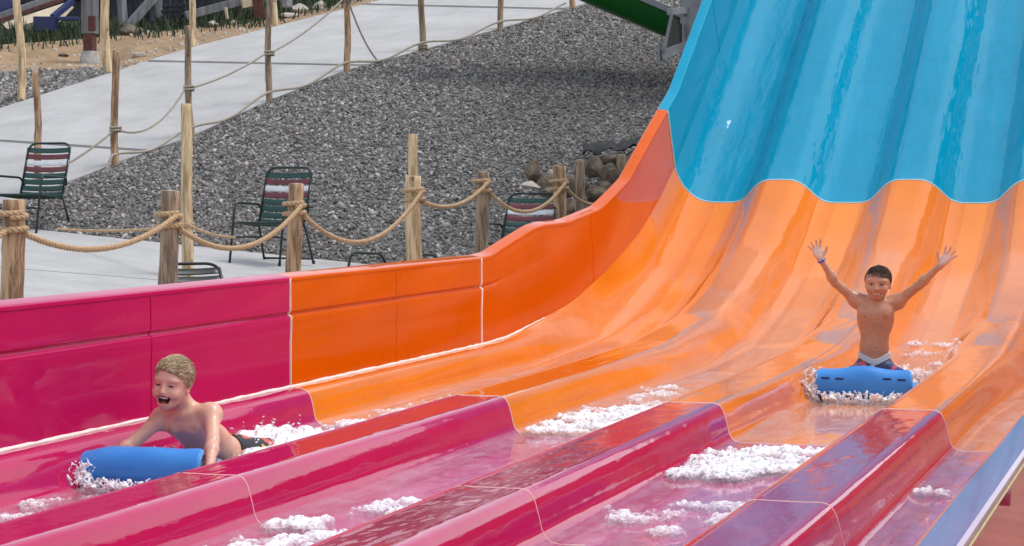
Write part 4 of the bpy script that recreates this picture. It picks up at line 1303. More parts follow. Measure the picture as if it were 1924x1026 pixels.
# ---- the child with raised arms (third lane)
def boy_raised():
    root = empty('person', (-1.80, 12.16, prof(12.16)[0] + .040), math.radians(8.5))
    tag(root, 'bare chested boy sitting on a blue mat with both arms raised', 'person')
    B = Body((-.46, -.40, -.03), (.52, .16, .92), .0035)
    B.ell((0, .01, .10), (.105, .085, .085), .03)
    B.ell((-.002, .0, .235), (.084, .062, .105), .05)
    B.ell((.004, .002, .395), (.104, .070, .120), .05)
    B.ell((.004, -.034, .440), (.088, .034, .050), .05)   # chest
    B.cap((-.100, .012, .503), (.120, .012, .495), .036, .036, .045)
    B.cap((.008, .014, .50), (.013, .0, .58), .035, .034, .025)                        # neck
    B.cap((-.070, -.030, .505), (-.010, -.034, .490), .007, .006, .022); B.cap((.086, -.030, .500), (.026, -.034, .488), .007, .006, .022)   # collar bones
    sh = [np.array((-.110, .012, .508)), np.array((.130, .012, .500))]
    el = [np.array((-.222, -.035, .604)), np.array((.246, -.035, .596))]
    wr_ = [np.array((-.303, -.085, .738)), np.array((.360, -.085, .708))]
    for i in (0, 1):
        B.ell(sh[i], (.041, .039, .040), .035)
        B.cap(sh[i], el[i], .032, .0245, .025); B.cap(el[i], wr_[i], .0255, .0165, .012)
        B.ell(el[i] * .75 + wr_[i] * .25, (.027, .025, .030), .02)
    pn = np.array((.10, -1, .05))
    hand(B, wr_[0], (-.045, -.02, .105), pn, 1, .125, .42, .12)
    hand(B, wr_[1], (.075, -.01, .098), pn, -1, .125, .45, .06)
    for q in (-1, 1):
        B.cap((q * .06, .0, .085), (q * .165, -.17, .070), .066, .044, .03)
        B.cap((q * .165, -.17, .070), (q * -.01, -.215, .038), .043, .028, .02)
        B.cap((q * -.01, -.215, .032), (q * -.08, -.235, .026), .024, .018, .02)
    B.ell((-.001, -.064, .235), (.006, .008, .006), .006, True)                     # navel
    R = rot(3, 2, -6)
    T = head(B, (.016, -.022, .600), R, .93, .6, 0.0, .90)
    V, Q = B.mesh()
    nip = [((-.053, -.064, .415), .009), ((.061, -.064, .413), .009)]
    palms = [(wr_[0] + np.array((-.02, -.03, .05)), .05, (.86, .70, .62), .9), (wr_[1] + np.array((.035, -.03, .05)), .05, (.86, .70, .62), .9)]
    skin_obj(root, V, Q, (.55, .275, .165), T, .95, nip, [((0, -.088, -.056), .013), ((0, -.086, -.070), .013), ((.013, -.085, -.063), .009), ((-.013, -.085, -.063), .009)], palms, 0)
    face_parts(T, R, .93, root, .35, M['lash'], 0)
    hair(T, R, .93, root, M['hair_dark'], 3400, .014, .030, 1.4, .18, (.8, -.2, .15), .15, .034, .007, .55, 1.4)
    wl_ = lambda X: .205 - .030 * np.exp(-(X[..., 0] / .055) ** 2) * (X[..., 1] < .0) + .012 * np.clip(X[..., 1] / .08, -1, 1)
    M['trunks2'] = mat_trunks('patterned_trunks', [(0, (.02, .025, .10)), (.45, (.45, .06, .09)), (.62, (.50, .52, .60)), (.75, (.03, .03, .14))], 22)
    def keep(X):
        kn = np.maximum(np.abs(X[..., 0]) - .165, -X[..., 1] - .15)
        return np.maximum(np.maximum(X[..., 2] - (wl_(X) - .022), kn), -X[..., 2] - .02)
    clothes(B, root, 'swim_trunks', .007, keep, M['trunks2'])
    M['waistband'] = mat_plain('waistband', (.50, .56, .62), .6)
    clothes(B, root, 'waistband', .009, lambda X: np.maximum(X[..., 2] - (wl_(X) + .008), (wl_(X) - .024) - X[..., 2]), M['waistband'])
    ax = (wr_[0] - el[0]); ax /= np.linalg.norm(ax); c = wr_[0] - ax * .004
    u = np.cross(ax, (0, 1, 0)); u /= np.linalg.norm(u); w = np.cross(ax, u)
    M['wristband'] = mat_plain('wristband', (.05, .09, .50), .4)
    MB().tube([Vector(c + (u * math.cos(t) + w * math.sin(t)) * .0195) for t in np.linspace(0, 2 * math.pi, 25)], .0065, 6).build('wristband', M['wristband'], root, smooth=True)
boy_raised()

# ---- the laughing child (first lane)
def boy_prone():
    root = empty('person', (-3.985, 7.87, .020))
    tag(root, 'laughing fair haired boy lying on his front, propped on straight arms over a blue mat', 'person')
    B = Body((-.36, -.50, -.04), (.36, 1.16, .52), .0035)
    for q in (-1, 1):
        B.cap((q * .045, .045, .200), (q * .040, .18, .120), .064, .056, .05)
        B.cap((q * .040, .18, .120), (q * .038, .30, .062), .056, .052, .04)
        B.cap((q * .040, .30, .062), (q * .045, .40, .045), .053, .060, .04)
        B.cap((q * .05, .40, .040), (q * .070, .70, .020), .056, .040, .03)
        B.cap((q * .070, .70, .020), (q * .080, .95, .018), .038, .024, .02)
        B.cap((q * .080, .95, .016), (q * .083, 1.05, .006), .023, .018, .02)
        B.ell((q * .048, -.010, .205), (.048, .020, .040), .035, False, rot(-25))
    B.cap((-.092, .012, .232), (.092, .012, .252), .036, .036, .045)
    B.cap((0, .035, .235), (-.012, -.035, .335), .041, .036, .035)
    B.cap((-.076, -.018, .244), (-.014, -.034, .238), .007, .006, .022); B.cap((.070, -.016, .258), (.008, -.034, .242), .007, .006, .022)
    sh = [np.array((-.118, .010, .222)), np.array((.116, .010, .246))]
    el = [np.array((-.178, -.115, .135)), np.array((.178, -.115, .150))]
    wr_ = [np.array((-.235, -.245, .060)), np.array((.236, -.265, .055))]
    for i in (0, 1):
        B.ell(sh[i], (.040, .042, .042), .035)
        B.cap(sh[i], el[i], .034, .0265, .025); B.cap(el[i], wr_[i], .027, .018, .012)
        B.ell(el[i] * .72 + wr_[i] * .28, (.029, .028, .028), .02)
    hand(B, wr_[0], (-.25, -.75, -.30), (.55, -.25, -.8), 1, .12, .15, .75)
    hand(B, wr_[1], (.20, -.75, -.30), (-.55, -.25, -.8), -1, .12, .15, .75)
    R = rot(0, 7, 2)
    T = head(B, (-.032, -.055, .368), R, .91, 1.0, 1.0, .95)
    V, Q = B.mesh()
    nip = [((-.055, -.030, .178), .011), ((.055, -.028, .190), .011)]
    skin_obj(root, V, Q, (.76, .43, .31), T, .91, nip, [((0, -.088, -.048), .013), ((.016, -.084, -.050), .010), ((-.016, -.084, -.050), .010), ((0, -.092, -.087), .013), ((.015, -.085, -.084), .010), ((-.015, -.085, -.084), .010)], [], 1.0)
    face_parts(T, R, .91, root, .8, M['lash'], 1.0)
    hair(T, R, .91, root, M['hair_fair'], 3600, .022, .056, 1.25, -.16, (.9, .30, .60), .13, .050, .007, 1.05, 1.5)
    M['trunks1'] = mat_trunks('flame_trunks', [(0, (.010, .010, .012)), (.50, (.72, .40, .03)), (.66, (.62, .10, .06)), (.78, (.015, .012, .012))], 20)
    def keep(X):
        return np.maximum(np.maximum(.315 + .06 * (X[..., 2] - .08) - X[..., 1], X[..., 1] - .66), np.abs(X[..., 0]) - .19)
    clothes(B, root, 'swim_trunks', .008, keep, M['trunks1'])
boy_prone()
# ------------------------------------------------------------------ steel column, green chute
M['galv'] = mat_noise('galvanised_steel', (.17, .18, .20), (.28, .29, .31), 7, .55, None, metal=.2, detail=8)
M['dark_steel'] = mat_plain('dark_steel', (.035, .037, .042), .5)
M['green_deep'] = mat_gelcoat('green_hull', (.010, .10, .018), 0)
M['green_light'] = mat_gelcoat('green_inside', (.10, .42, .10), 0)
cs = at(1306, 60, 28.6)
col = empty('steel_column', (cs[0], cs[1], cs[2] - 3.0)); tag(col, 'thick grey steel column standing behind the top of the orange wall', 'column')
MB().tube([(0, 0, 0), (0, 0, 6.5)], .205, 32).build('shaft', M['galv'], col, smooth=40)
MB().tube([(0, 0, 2.72), (0, 0, 2.78)], .222, 32).build('collar', M['galv'], col, smooth=40)
o0 = Vector(col.location)
def cp(u, v, d): return Vector(at(u, v, d)) - o0
MB().bar(cp(1239, 104, 28.3), cp(1290, 86, 28.5), .10, .13).build('bracket_arm', M['galv'], col, bevel=.006)
MB().bar(cp(1240, 80, 28.28), cp(1240, 122, 28.28), .16, .02, (1, 0, 0)).build('bracket_plate', M['galv'], col)
MB().bar(cp(1263, 24, 28.2), cp(1247, 98, 28.25), .035, .05, (0, 1, 0)).build('strut', M['galv'], col, bevel=.004)
mb = MB(); q = [cp(1264, 30, 28.32), cp(1277, 46, 28.42), cp(1277, 88, 28.42), cp(1251, 96, 28.32)]
q2 = [p + Vector((.02, .05, 0)) for p in q]; mb.add(q + q2, [(0, 1, 2, 3), (7, 6, 5, 4), (0, 4, 5, 1), (1, 5, 6, 2), (2, 6, 7, 3), (3, 7, 4, 0)])
mb.build('gusset', M['dark_steel'], col)
MB().bar(cp(1258, 22, 28.2), cp(1288, 20, 28.45), .10, .09).build('saddle', M['galv'], col, bevel=.006)

A, Bp = Vector(at(1420, 92, 29.3)), Vector(at(860, -149, 29.6))
ch = empty('green_chute', A); tag(ch, 'dark green water slide chute passing behind the grey column', 'water slide')
ax = (Bp - A).normalized(); sdv = ax.cross(Vector((0, 0, 1))).normalized(); upv = sdv.cross(ax)
def half_pipe(name, r, mat, t0, t1, a0=0, a1=180, n=24):
    mb = MB(); vs = []; L = (Bp - A).length; ns = 8
    for i in range(ns + 1):
        c = ax * L * (t0 + (t1 - t0) * i / ns)
        for k in range(n + 1):
            a = math.radians(a0 + (a1 - a0) * k / n); vs.append(c + sdv * math.cos(a) * r - upv * math.sin(a) * r)
    m = n + 1
    mb.add(vs, [(i * m + k, i * m + k + 1, (i + 1) * m + k + 1, (i + 1) * m + k) for i in range(ns) for k in range(n)])
    return mb.build(name, mat, ch, smooth=True)
half_pipe('hull', .345, M['green_deep'], 0, 1)
half_pipe('inside', .335, M['green_light'], 0, 1)
L = (Bp - A).length
for s in (-1, 1):
    MB().bar(sdv * s * .375 + upv * .0 + ax * .12, sdv * s * .375 + ax * L, .09, .085).build('rim', M['galv'], ch, bevel=.006)
half_pipe('end_collar', .365, M['dark_steel'], 0, .014)

# ------------------------------------------------------------------ far timber yard above the dirt
M['old_timber'] = mat_noise('grey_timber', (.10, .10, .11), (.26, .26, .27), 8, .9, 40, .5, .005, stretch=(1, 1, .15))
M['dark_timber'] = mat_noise('dark_timber', (.012, .013, .020), (.045, .045, .055), 8, .9, 40, .5, .005, stretch=(3, 3, .3))
M['tan_board'] = mat_noise('tan_board', (.42, .34, .24), (.62, .52, .38), 5, .8, 30, .3, .004)
M['navy'] = mat_plain('navy_paint', (.010, .020, .10), .4)
M['rust'] = mat_noise('rusty_red', (.07, .022, .018), (.14, .045, .035), 12, .8)
M['footing'] = mat_noise('rough_concrete', (.28, .27, .25), (.50, .49, .46), 10, .95, 25, .8, .02)
def gz(u, v, dz=0.0): return Vector(on_grid(GD, u, v)) + Vector((0, 0, dz))
# dark shed wall of upright boards
p0, p1 = Vector(at(-60, 40, 42.5)), Vector(at(470, 4, 43.8))
shed = empty('timber_shed', p0); tag(shed, 'dark weathered timber shed along the top left, behind the grass', 'shed')
n = 38; dvec = (p1 - p0)
for k in range(n):
    a = dvec * (k + .5) / n; w = dvec.length / n
    Rm = Matrix.Rotation(math.atan2(dvec.y, dvec.x), 3, 'Z')
    MB().box((a.x, a.y + random.uniform(-.015, .015), a.z + 1.0), (w * .94, .04, 3.4), Rm).build('board', M['dark_timber'] if k % 5 else M['old_timber'] if k in (25, ) else M['dark_timber'], shed)
MB().bar(Vector((0, -.06, .35)), dvec + Vector((0, -.06, .35)), .06, .14).build('rail', M['dark_timber'], shed)
MB().bar(Vector((0, -.06, 2.2)), dvec + Vector((0, -.06, 2.2)), .06, .14).build('rail', M['dark_timber'], shed)
MB().bar(Vector((0, .6, 2.8)), dvec + Vector((0, .6, 2.8)), 2.4, .08).build('roof', M['dark_timber'], shed)
def beam(name, a, b, w, h, mat, label, cat='beam', group=None):
    a, b = Vector(a), Vector(b); o = empty(name, a); tag(o, label, cat, group)
    MB().bar((0, 0, 0), b - a, w, h).build('timber', mat, o, bevel=.01); return o
beam('timber_brace', at(237, 54, 40.0), at(292, -8, 40.3), .13, .16, M['old_timber'], 'grey diagonal timber brace leaning right from the grass', 'brace')
beam('timber_post', at(232, 48, 40.1), at(226, -30, 40.1), .15, .12, M['old_timber'], 'upright grey plank meeting the foot of the diagonal brace', 'post')
beam('short_timber_post', at(283, 42, 40.4), at(281, -20, 40.4), .12, .12, M['dark_timber'], 'short dark post under the diagonal brace', 'post')
beam('timber_beam', at(348, 30, 40.6), at(470, -2, 41.2), .13, .16, M['old_timber'], 'long grey timber beam sloping up to the right behind the bare post', 'beam')
beam('white_stake', at(427, 36, 40.2), at(424, 14, 40.2), .05, .05, M['tan_board'], 'small whitish stake under the sloping timber beam', 'stake')
beam('grey_block', at(540, 14, 40.6), at(538, -20, 40.6), .16, .14, M['galv'], 'pale grey post at the top right of the dirt strip', 'post')
for i, (a, b) in enumerate((((303, 22), (350, 20)), ((303, 32), (350, 30)), ((305, 12), (350, 10)))):
    beam('dark_slat', at(*a, 40.7), at(*b, 40.7), .05, .07, M['dark_timber'], ['middle dark slat between the brace and the beam', 'lowest dark slat between the brace and the beam', 'topmost dark slat between the brace and the beam'][i], 'slat', 'dark slats between the timbers')
beam('brown_board', at(476, 14, 40.8), at(496, 12, 40.8), .05, .45, M['rust'], 'dark brown board standing at the right end of the sloping beam', 'board')
beam('pale_panel', at(455, 8, 40.7), at(484, 2, 40.9), .08, .16, M['tan_board'], 'pale panel end resting above the sloping timber beam', 'panel')
# tan ramp board and its blue frame
tb = empty('loading_ramp', at(60, 45, 39.6)); tag(tb, 'tan sloping ramp boards at the far top left above the grass', 'ramp')
t0 = Vector(tb.location)
def tp(u, v, d): return Vector(at(u, v, d)) - t0
mb = MB(); q = [tp(4, 44, 39.4), tp(14, 55, 39.2), tp(102, 30, 39.8), tp(128, 3, 40.4)]; q2 = [p + Vector((.03, .16, -.10)) for p in q]
mb.add(q + q2, [(0, 1, 2, 3), (7, 6, 5, 4), (0, 4, 5, 1), (1, 5, 6, 2), (2, 6, 7, 3), (3, 7, 4, 0)]); mb.build('ramp_board', M['tan_board'], tb)
MB().bar(tp(-4, 32, 39.9), tp(112, -8, 40.7), .10, .13).build('side_rail', M['old_timber'], tb, bevel=.01)
MB().bar(tp(-4, 40, 39.8), tp(118, -1, 40.6), .08, .07).build('edge_rail', M['rust'], tb)
bf = empty('blue_frame', at(85, 60, 39.0)); tag(bf, 'dark blue steel box with a blue arm slanting up beside the ramp', 'frame')
t0 = Vector(bf.location)
a = tp(66, 46, 39.0); b = tp(106, 46, 39.0)
MB().box(((a.x + b.x) / 2, (a.y + b.y) / 2, (a.z + b.z) / 2), ((b - a).length, .35, .27), Matrix.Rotation(math.atan2(b.y - a.y, b.x - a.x), 3, 'Z')).build('box', M['navy'], bf, bevel=.012)
MB().bar(tp(99, 33, 39.1), tp(136, 2, 39.6), .10, .11).build('arm', M['navy'], bf, bevel=.01)
MB().bar(tp(106, 35, 39.1), tp(148, 35, 39.3), .10, .07).build('tow_bar', M['navy'], bf, bevel=.01)
beam('navy_panel', at(-40, 14, 39.9), at(27, 6, 40.4), .08, .34, M['navy'], 'dark navy panel in the extreme top left corner', 'panel')
# grey column with a rusty foot
ft = gz(169, 118); pc = empty('footed_column', ft); tag(pc, 'grey post with rusty red foot set in a rough concrete footing', 'post')
t0 = Vector(pc.location); dd = float((np.array(ft) - _c0) @ _fw)
MB().tube([tp(169, 134, dd), tp(169, 112, dd), tp(169, 97, dd)], [.20, .17, .14], 12).build('concrete_footing', M['footing'], pc, smooth=30)
MB().bar(tp(169, 100, dd), tp(169, 64, dd), .17, .17, (0, 1, 0)).build('rusty_foot', M['rust'], pc, bevel=.01)
MB().bar(tp(169, 64, dd), tp(169, -40, dd), .23, .20, (0, 1, 0)).build('shaft', M['old_timber'], pc, bevel=.01)
MB().bar(tp(173, 58, dd - .12), tp(173, 30, dd - .12), .13, .05, (0, 1, 0)).build('cleat', M['rust'], pc, bevel=.006)
# ------------------------------------------------------------------ running water in the lanes
def mat_water(milk=.16, low=.04, nstr=1.0):
    m, nt, b = new_mat('water')
    nt.nodes.remove(b); out = nt.nodes['Material Output']
    tr = N(nt, 'ShaderNodeBsdfTransparent'); tr.inputs['Color'].default_value = (.97, .98, 1.0, 1)
    gl = N(nt, 'ShaderNodeBsdfGlossy'); gl.inputs['Roughness'].default_value = .08
    fr = N(nt, 'ShaderNodeFresnel'); fr.inputs['IOR'].default_value = 1.20
    mx = N(nt, 'ShaderNodeMixShader')
    nb = bump(nt, None, noise(nt, 24, 4, .6, stretch=(1.0, .6, .6)), nstr, .008)
    nt.links.new(nb, gl.inputs['Normal']); nt.links.new(nb, fr.inputs['Normal'])
    sc = N(nt, 'ShaderNodeMath', operation='MULTIPLY'); sc.inputs[1].default_value = .17      # broken, aerated surface
    nt.links.new(fr.outputs[0], sc.inputs[0]); nt.links.new(sc.outputs[0], mx.inputs[0]); nt.links.new(tr.outputs[0], mx.inputs[1]); nt.links.new(gl.outputs[0], mx.inputs[2])
    df = N(nt, 'ShaderNodeBsdfDiffuse'); df.inputs['Color'].default_value = (.80, .80, .82, 1)
    mr = N(nt, 'ShaderNodeMapRange'); mr.inputs['From Min'].default_value = .38; mr.inputs['From Max'].default_value = .68
    mr.inputs['To Min'].default_value = low; mr.inputs['To Max'].default_value = milk
    nt.links.new(noise(nt, 7, 6, .68, stretch=(1.3, .55, .55)), mr.inputs['Value'])
    m2 = N(nt, 'ShaderNodeMixShader')                      # air bubbles whiten the water in streaks
    nt.links.new(mr.outputs[0], m2.inputs[0]); nt.links.new(mx.outputs[0], m2.inputs[1]); nt.links.new(df.outputs[0], m2.inputs[2])
    nt.links.new(m2.outputs[0], out.inputs['Surface'])
    return m
M['water'] = mat_water()
M['film'] = mat_water(.03, .0, .2)
def mat_foam():
    m, nt, b = new_mat('foam')
    f = noise(nt, 45, 3)
    nt.links.new(ramp(nt, f, [(.3, (.80, .77, .79)), (.7, (.94, .93, .94))]), b.inputs['Base Color'])
    b.inputs['Roughness'].default_value = .22
    bump(nt, b, noise(nt, 170, 4, .7), .3, .002)
    a = N(nt, 'ShaderNodeAttribute'); a.attribute_name = 'thick'        # thin froth lets the slide show through
    n2 = noise(nt, 75, 4, .7)
    ad = N(nt, 'ShaderNodeMath', operation='MULTIPLY_ADD'); ad.inputs[1].default_value = 2.2; ad.inputs[2].default_value = -.95
    nt.links.new(n2, ad.inputs[0])
    sm = N(nt, 'ShaderNodeMath', operation='MULTIPLY_ADD', use_clamp=True); sm.inputs[1].default_value = 1.15
    nt.links.new(a.outputs['Fac'], sm.inputs[0]); nt.links.new(ad.outputs[0], sm.inputs[2])
    mn = N(nt, 'ShaderNodeMath', operation='MAXIMUM'); mn.inputs[1].default_value = .06
    nt.links.new(sm.outputs[0], mn.inputs[0]); nt.links.new(mn.outputs[0], b.inputs['Alpha'])
    return m
M['foam'] = mat_foam()
lane_x = [(XL + .14, DIV[0] - .19), (DIV[0] + .19, DIV[1] - .19), (DIV[1] + .19, DIV[2] - .19), (DIV[2] + .19, XR - .14)]
churn = [(9.0, 1.0), (8.6, 1.0), (8.5, 1.0), (8.2, 1.0)]
for i, (a, b) in enumerate(lane_x):
    q = np.linspace(-1, 1, 44); xs = (a + b) / 2 + (b - a) / 2 * np.sign(q) * (1 - (1 - np.abs(q)) ** 1.5); yv = np.concatenate([np.arange(3.5, 13.6, .022), np.arange(13.6, 14.4, .08)])
    X, Y = np.meshgrid(xs, yv)
    P = np.stack([X, Y, np.full_like(X, 3.0 * i)], -1)
    amp = .0045 + .007 * np.exp(-((Y - churn[i][0]) / 1.1) ** 2)
    lane_z = np.array([prof(y)[0] for y in yv])[:, None]
    edge = np.minimum(1, np.minimum(X - a, b - X) / .07); amp = amp * (.15 + .85 * edge)
    Z = lane_z + .017 + amp * ((fbm(P * np.array([1, .75, 1]), 9, 3) - .5) * 2.4 + (vnoise(P * np.array([1, .9, 1]), 38) - .5) * .8) + .004 * (1 - edge)
    thin = sstep(11.5, 13.6, Y); Z = Z * (1 - thin) + (lane_z + .0035 + .0025 * fbm(P, 20, 2)) * thin
    a2, b2 = a + .10 * thin, b - .10 * thin; X = a2 + (X - a) / (b - a) * (b2 - a2)
    n = len(xs); m = len(yv)
    ii, jj = np.meshgrid(np.arange(m - 1), np.arange(n - 1), indexing='ij'); k = (ii * n + jj).ravel()
    qd = np.stack([k, k + 1, k + n + 1, k + n], 1); PV = np.stack([X, Y, Z], -1).reshape(-1, 3); up = ii.ravel() >= np.searchsorted(yv, 13.2)
    o = np_mesh('water', PV, qd[~up], M['water']); tag(o, kind='structure')
    o = np_mesh('water', PV, qd[up], M['film']); tag(o, kind='structure')

def inside(poly, P):
    poly = np.array(poly); r = np.zeros(len(P), bool); n = len(poly)
    for i in range(n):
        a, b = poly[i], poly[(i + 1) % n]
        c = ((a[1] > P[:, 1]) != (b[1] > P[:, 1])) & (P[:, 0] < (b[0] - a[0]) * (P[:, 1] - a[1]) / (b[1] - a[1] + 1e-12) + a[0])
        r ^= c
    return r
def froth(name, lo, hi, height, prims, label, cat, zf=None, h=.0042, t0=.012, t1=.030):
    """white water: a noisy height field with bubbles and tongues melted into it"""
    B = Body((lo[0], lo[1], -.03), (hi[0], hi[1], .40 if zf else .16), h)
    X, Y = np.meshgrid(B.ax[0], B.ax[1], indexing='ij')
    H = height(X, Y)
    B.D = np.minimum(np.minimum(B.D, .05), (B.ax[2][None, None, :] - H[..., None]) * .6).astype(np.float32)
    B.D[[0, -1]] = .05; B.D[:, [0, -1]] = .05; B.D[:, :, 0] = .05
    for a, b, ra, rb, k in prims: B.cap(a, b, ra, rb, k)
    V, Q = B.mesh(None, 3)
    zr = V[:, 2].copy(); V[:, 2] += np.interp(V[:, 1], _yy, _zz)
    V += (np.stack([vnoise(V + o, 140) for o in (0, 5, 9)], 1) - .5) * .004
    o = np_mesh(name, V, Q, M['foam'], None, True, {'thick': ('FLOAT', np.clip((zr - t0) / t1, 0, 1))}); tag(o, label, cat, kind='stuff'); return o
def foam(poly, n, label, dens=.5, hmax=.045, rmin=.004, rmax=.012, sheet_amt=1.0):
    poly = np.array(poly, float); lo, hi = poly.min(0) - .03, poly.max(0) + .03
    def field(X, Y):
        G = np.stack([X, Y, np.full_like(X, lo[0])], -1)
        r = 1 - np.abs(fbm(G * np.array([1, .42, 1]), 13, 4) * 2 - 1)         # ridged
        f = .55 * fbm(G * np.array([1, .75, 1]) + 3, 9, 3) + .45 * r * fbm(G + 7, 5, 2) * 1.5
        P2 = np.stack([X.ravel(), Y.ravel()], 1)
        d = np.full(len(P2), 9.0)
        for i in range(len(poly)):
            a, b = poly[i], poly[(i + 1) % len(poly)]; ba = b - a
            t = np.clip(((P2 - a) @ ba) / (ba @ ba), 0, 1); d = np.minimum(d, np.linalg.norm(P2 - a - t[:, None] * ba, axis=1))
        d = np.where(inside(poly, P2), d, -d).reshape(X.shape)
        return f + np.clip(d / .10, -1, .6) * .16, d, G
    gx, gy = np.meshgrid(np.linspace(lo[0], hi[0], 90), np.linspace(lo[1], hi[1], 120), indexing='ij')
    f, d, _ = field(gx, gy); th = np.quantile(f[d > 0], 1 - dens); mxv = f.max()
    def height(X, Y):
        f, d, G = field(X, Y); q = (f - th) / (mxv - th)
        G2 = G * np.array([1, .42, 1]); bub = (.5 - np.abs(vnoise(G2, 34) - .5) * 2) * .022 + (.5 - np.abs(vnoise(G2, 78) - .5) * 2) * .015 + (vnoise(G, 150) - .5) * .008
        return np.where(q > 0, .014 + hmax * np.clip(q, 0, 1) ** .8 * .48 + bub * .75 * np.clip(q * 4, 0, 1), -.028 + .04 * np.clip(1 + q * 8, 0, 1))
    P = RNG.uniform(lo, hi, (n * 8, 2)); ff, dd, _ = field(P[:, 0], P[:, 1]); ok = (ff > th - .02) & (dd > 0); P = P[ok][:n]; ff = ff[ok][:n]
    pr = []
    for p, f1 in zip(P, ff):
        q = max(0, (f1 - th) / (mxv - th)); z = .012 + hmax * q ** .8 * .8 + RNG.random() ** 2 * hmax * .12
        r = RNG.uniform(rmin, rmax) * .62; v = RNG.normal(0, 1, 3) * r * 1.1; v[2] *= .3
        c = np.array((p[0], p[1], z)); pr.append((c, c + v, r, r * .6, .008))
    return froth('foam', lo, hi, height, pr, label, 'foam')
foam([(-3.13, 9.62), (-3.14, 10.35), (-2.95, 10.95), (-2.66, 11.05), (-2.52, 10.4), (-2.52, 9.75), (-2.80, 9.70)], 728, 'thick white foam where the second lane turns from orange to pink', .80, .055)
foam([(-2.09, 8.45), (-2.09, 9.15), (-1.9, 9.4), (-1.5, 9.55), (-1.5, 8.75), (-1.8, 8.42)], 728, 'thick white foam band in the third lane below the mat', .82, .055)
foam([(-2.09, 7.15), (-2.09, 7.55), (-1.5, 8.15), (-1.5, 7.2), (-1.8, 7.0)], 266, 'broken foam lower down the third lane', .36, .022, .003, .008, .5)
foam([(-3.14, 6.2), (-3.14, 7.0), (-2.9, 7.45), (-2.55, 7.75), (-2.56, 6.7), (-2.9, 6.25)], 602, 'bubbly foam patch in the second lane at the bottom of the photo', .46, .04, .003, .010, .8)
foam([(-4.18, 8.55), (-4.2, 9.7), (-3.9, 10.1), (-3.62, 10.0), (-3.62, 8.5)], 420, 'splashes in the first lane behind the laughing child', .44, .035, .003, .009, .7)
foam([(-4.18, 8.20), (-4.18, 9.1), (-3.66, 9.15), (-3.66, 8.05)], 210, 'white wake washing over the legs of the laughing child', .93, .22, .004, .010, .7)
foam([(-1.08, 7.5), (-1.08, 8.4), (-.62, 8.5), (-.62, 7.4)], 98, 'flecks of foam in the fourth lane', .16, .02, .003, .009, .5)
foam([(-4.2, 6.3), (-4.2, 7.25), (-3.65, 7.3), (-3.6, 6.4)], 168, 'flecks of foam in front of the laughing child', .26, .018, .003, .008, .5)
foam([(-4.15, 9.8), (-4.15, 11.6), (-3.65, 11.9), (-3.6, 9.9)], 98, 'scattered droplets on the orange part of the first lane', .20, .010, .002, .006, .0)
foam([(-3.12, 10.9), (-3.12, 12.2), (-2.55, 12.3), (-2.52, 10.9)], 126, 'scattered droplets on the orange part of the second lane', .26, .012, .002, .006, .3)
foam([(-2.0, 12.6), (-2.05, 14.6), (-1.5, 14.8), (-1.52, 12.5)], 154, 'scattered droplets behind the child with raised arms', .22, .014, .002, .006, .25)

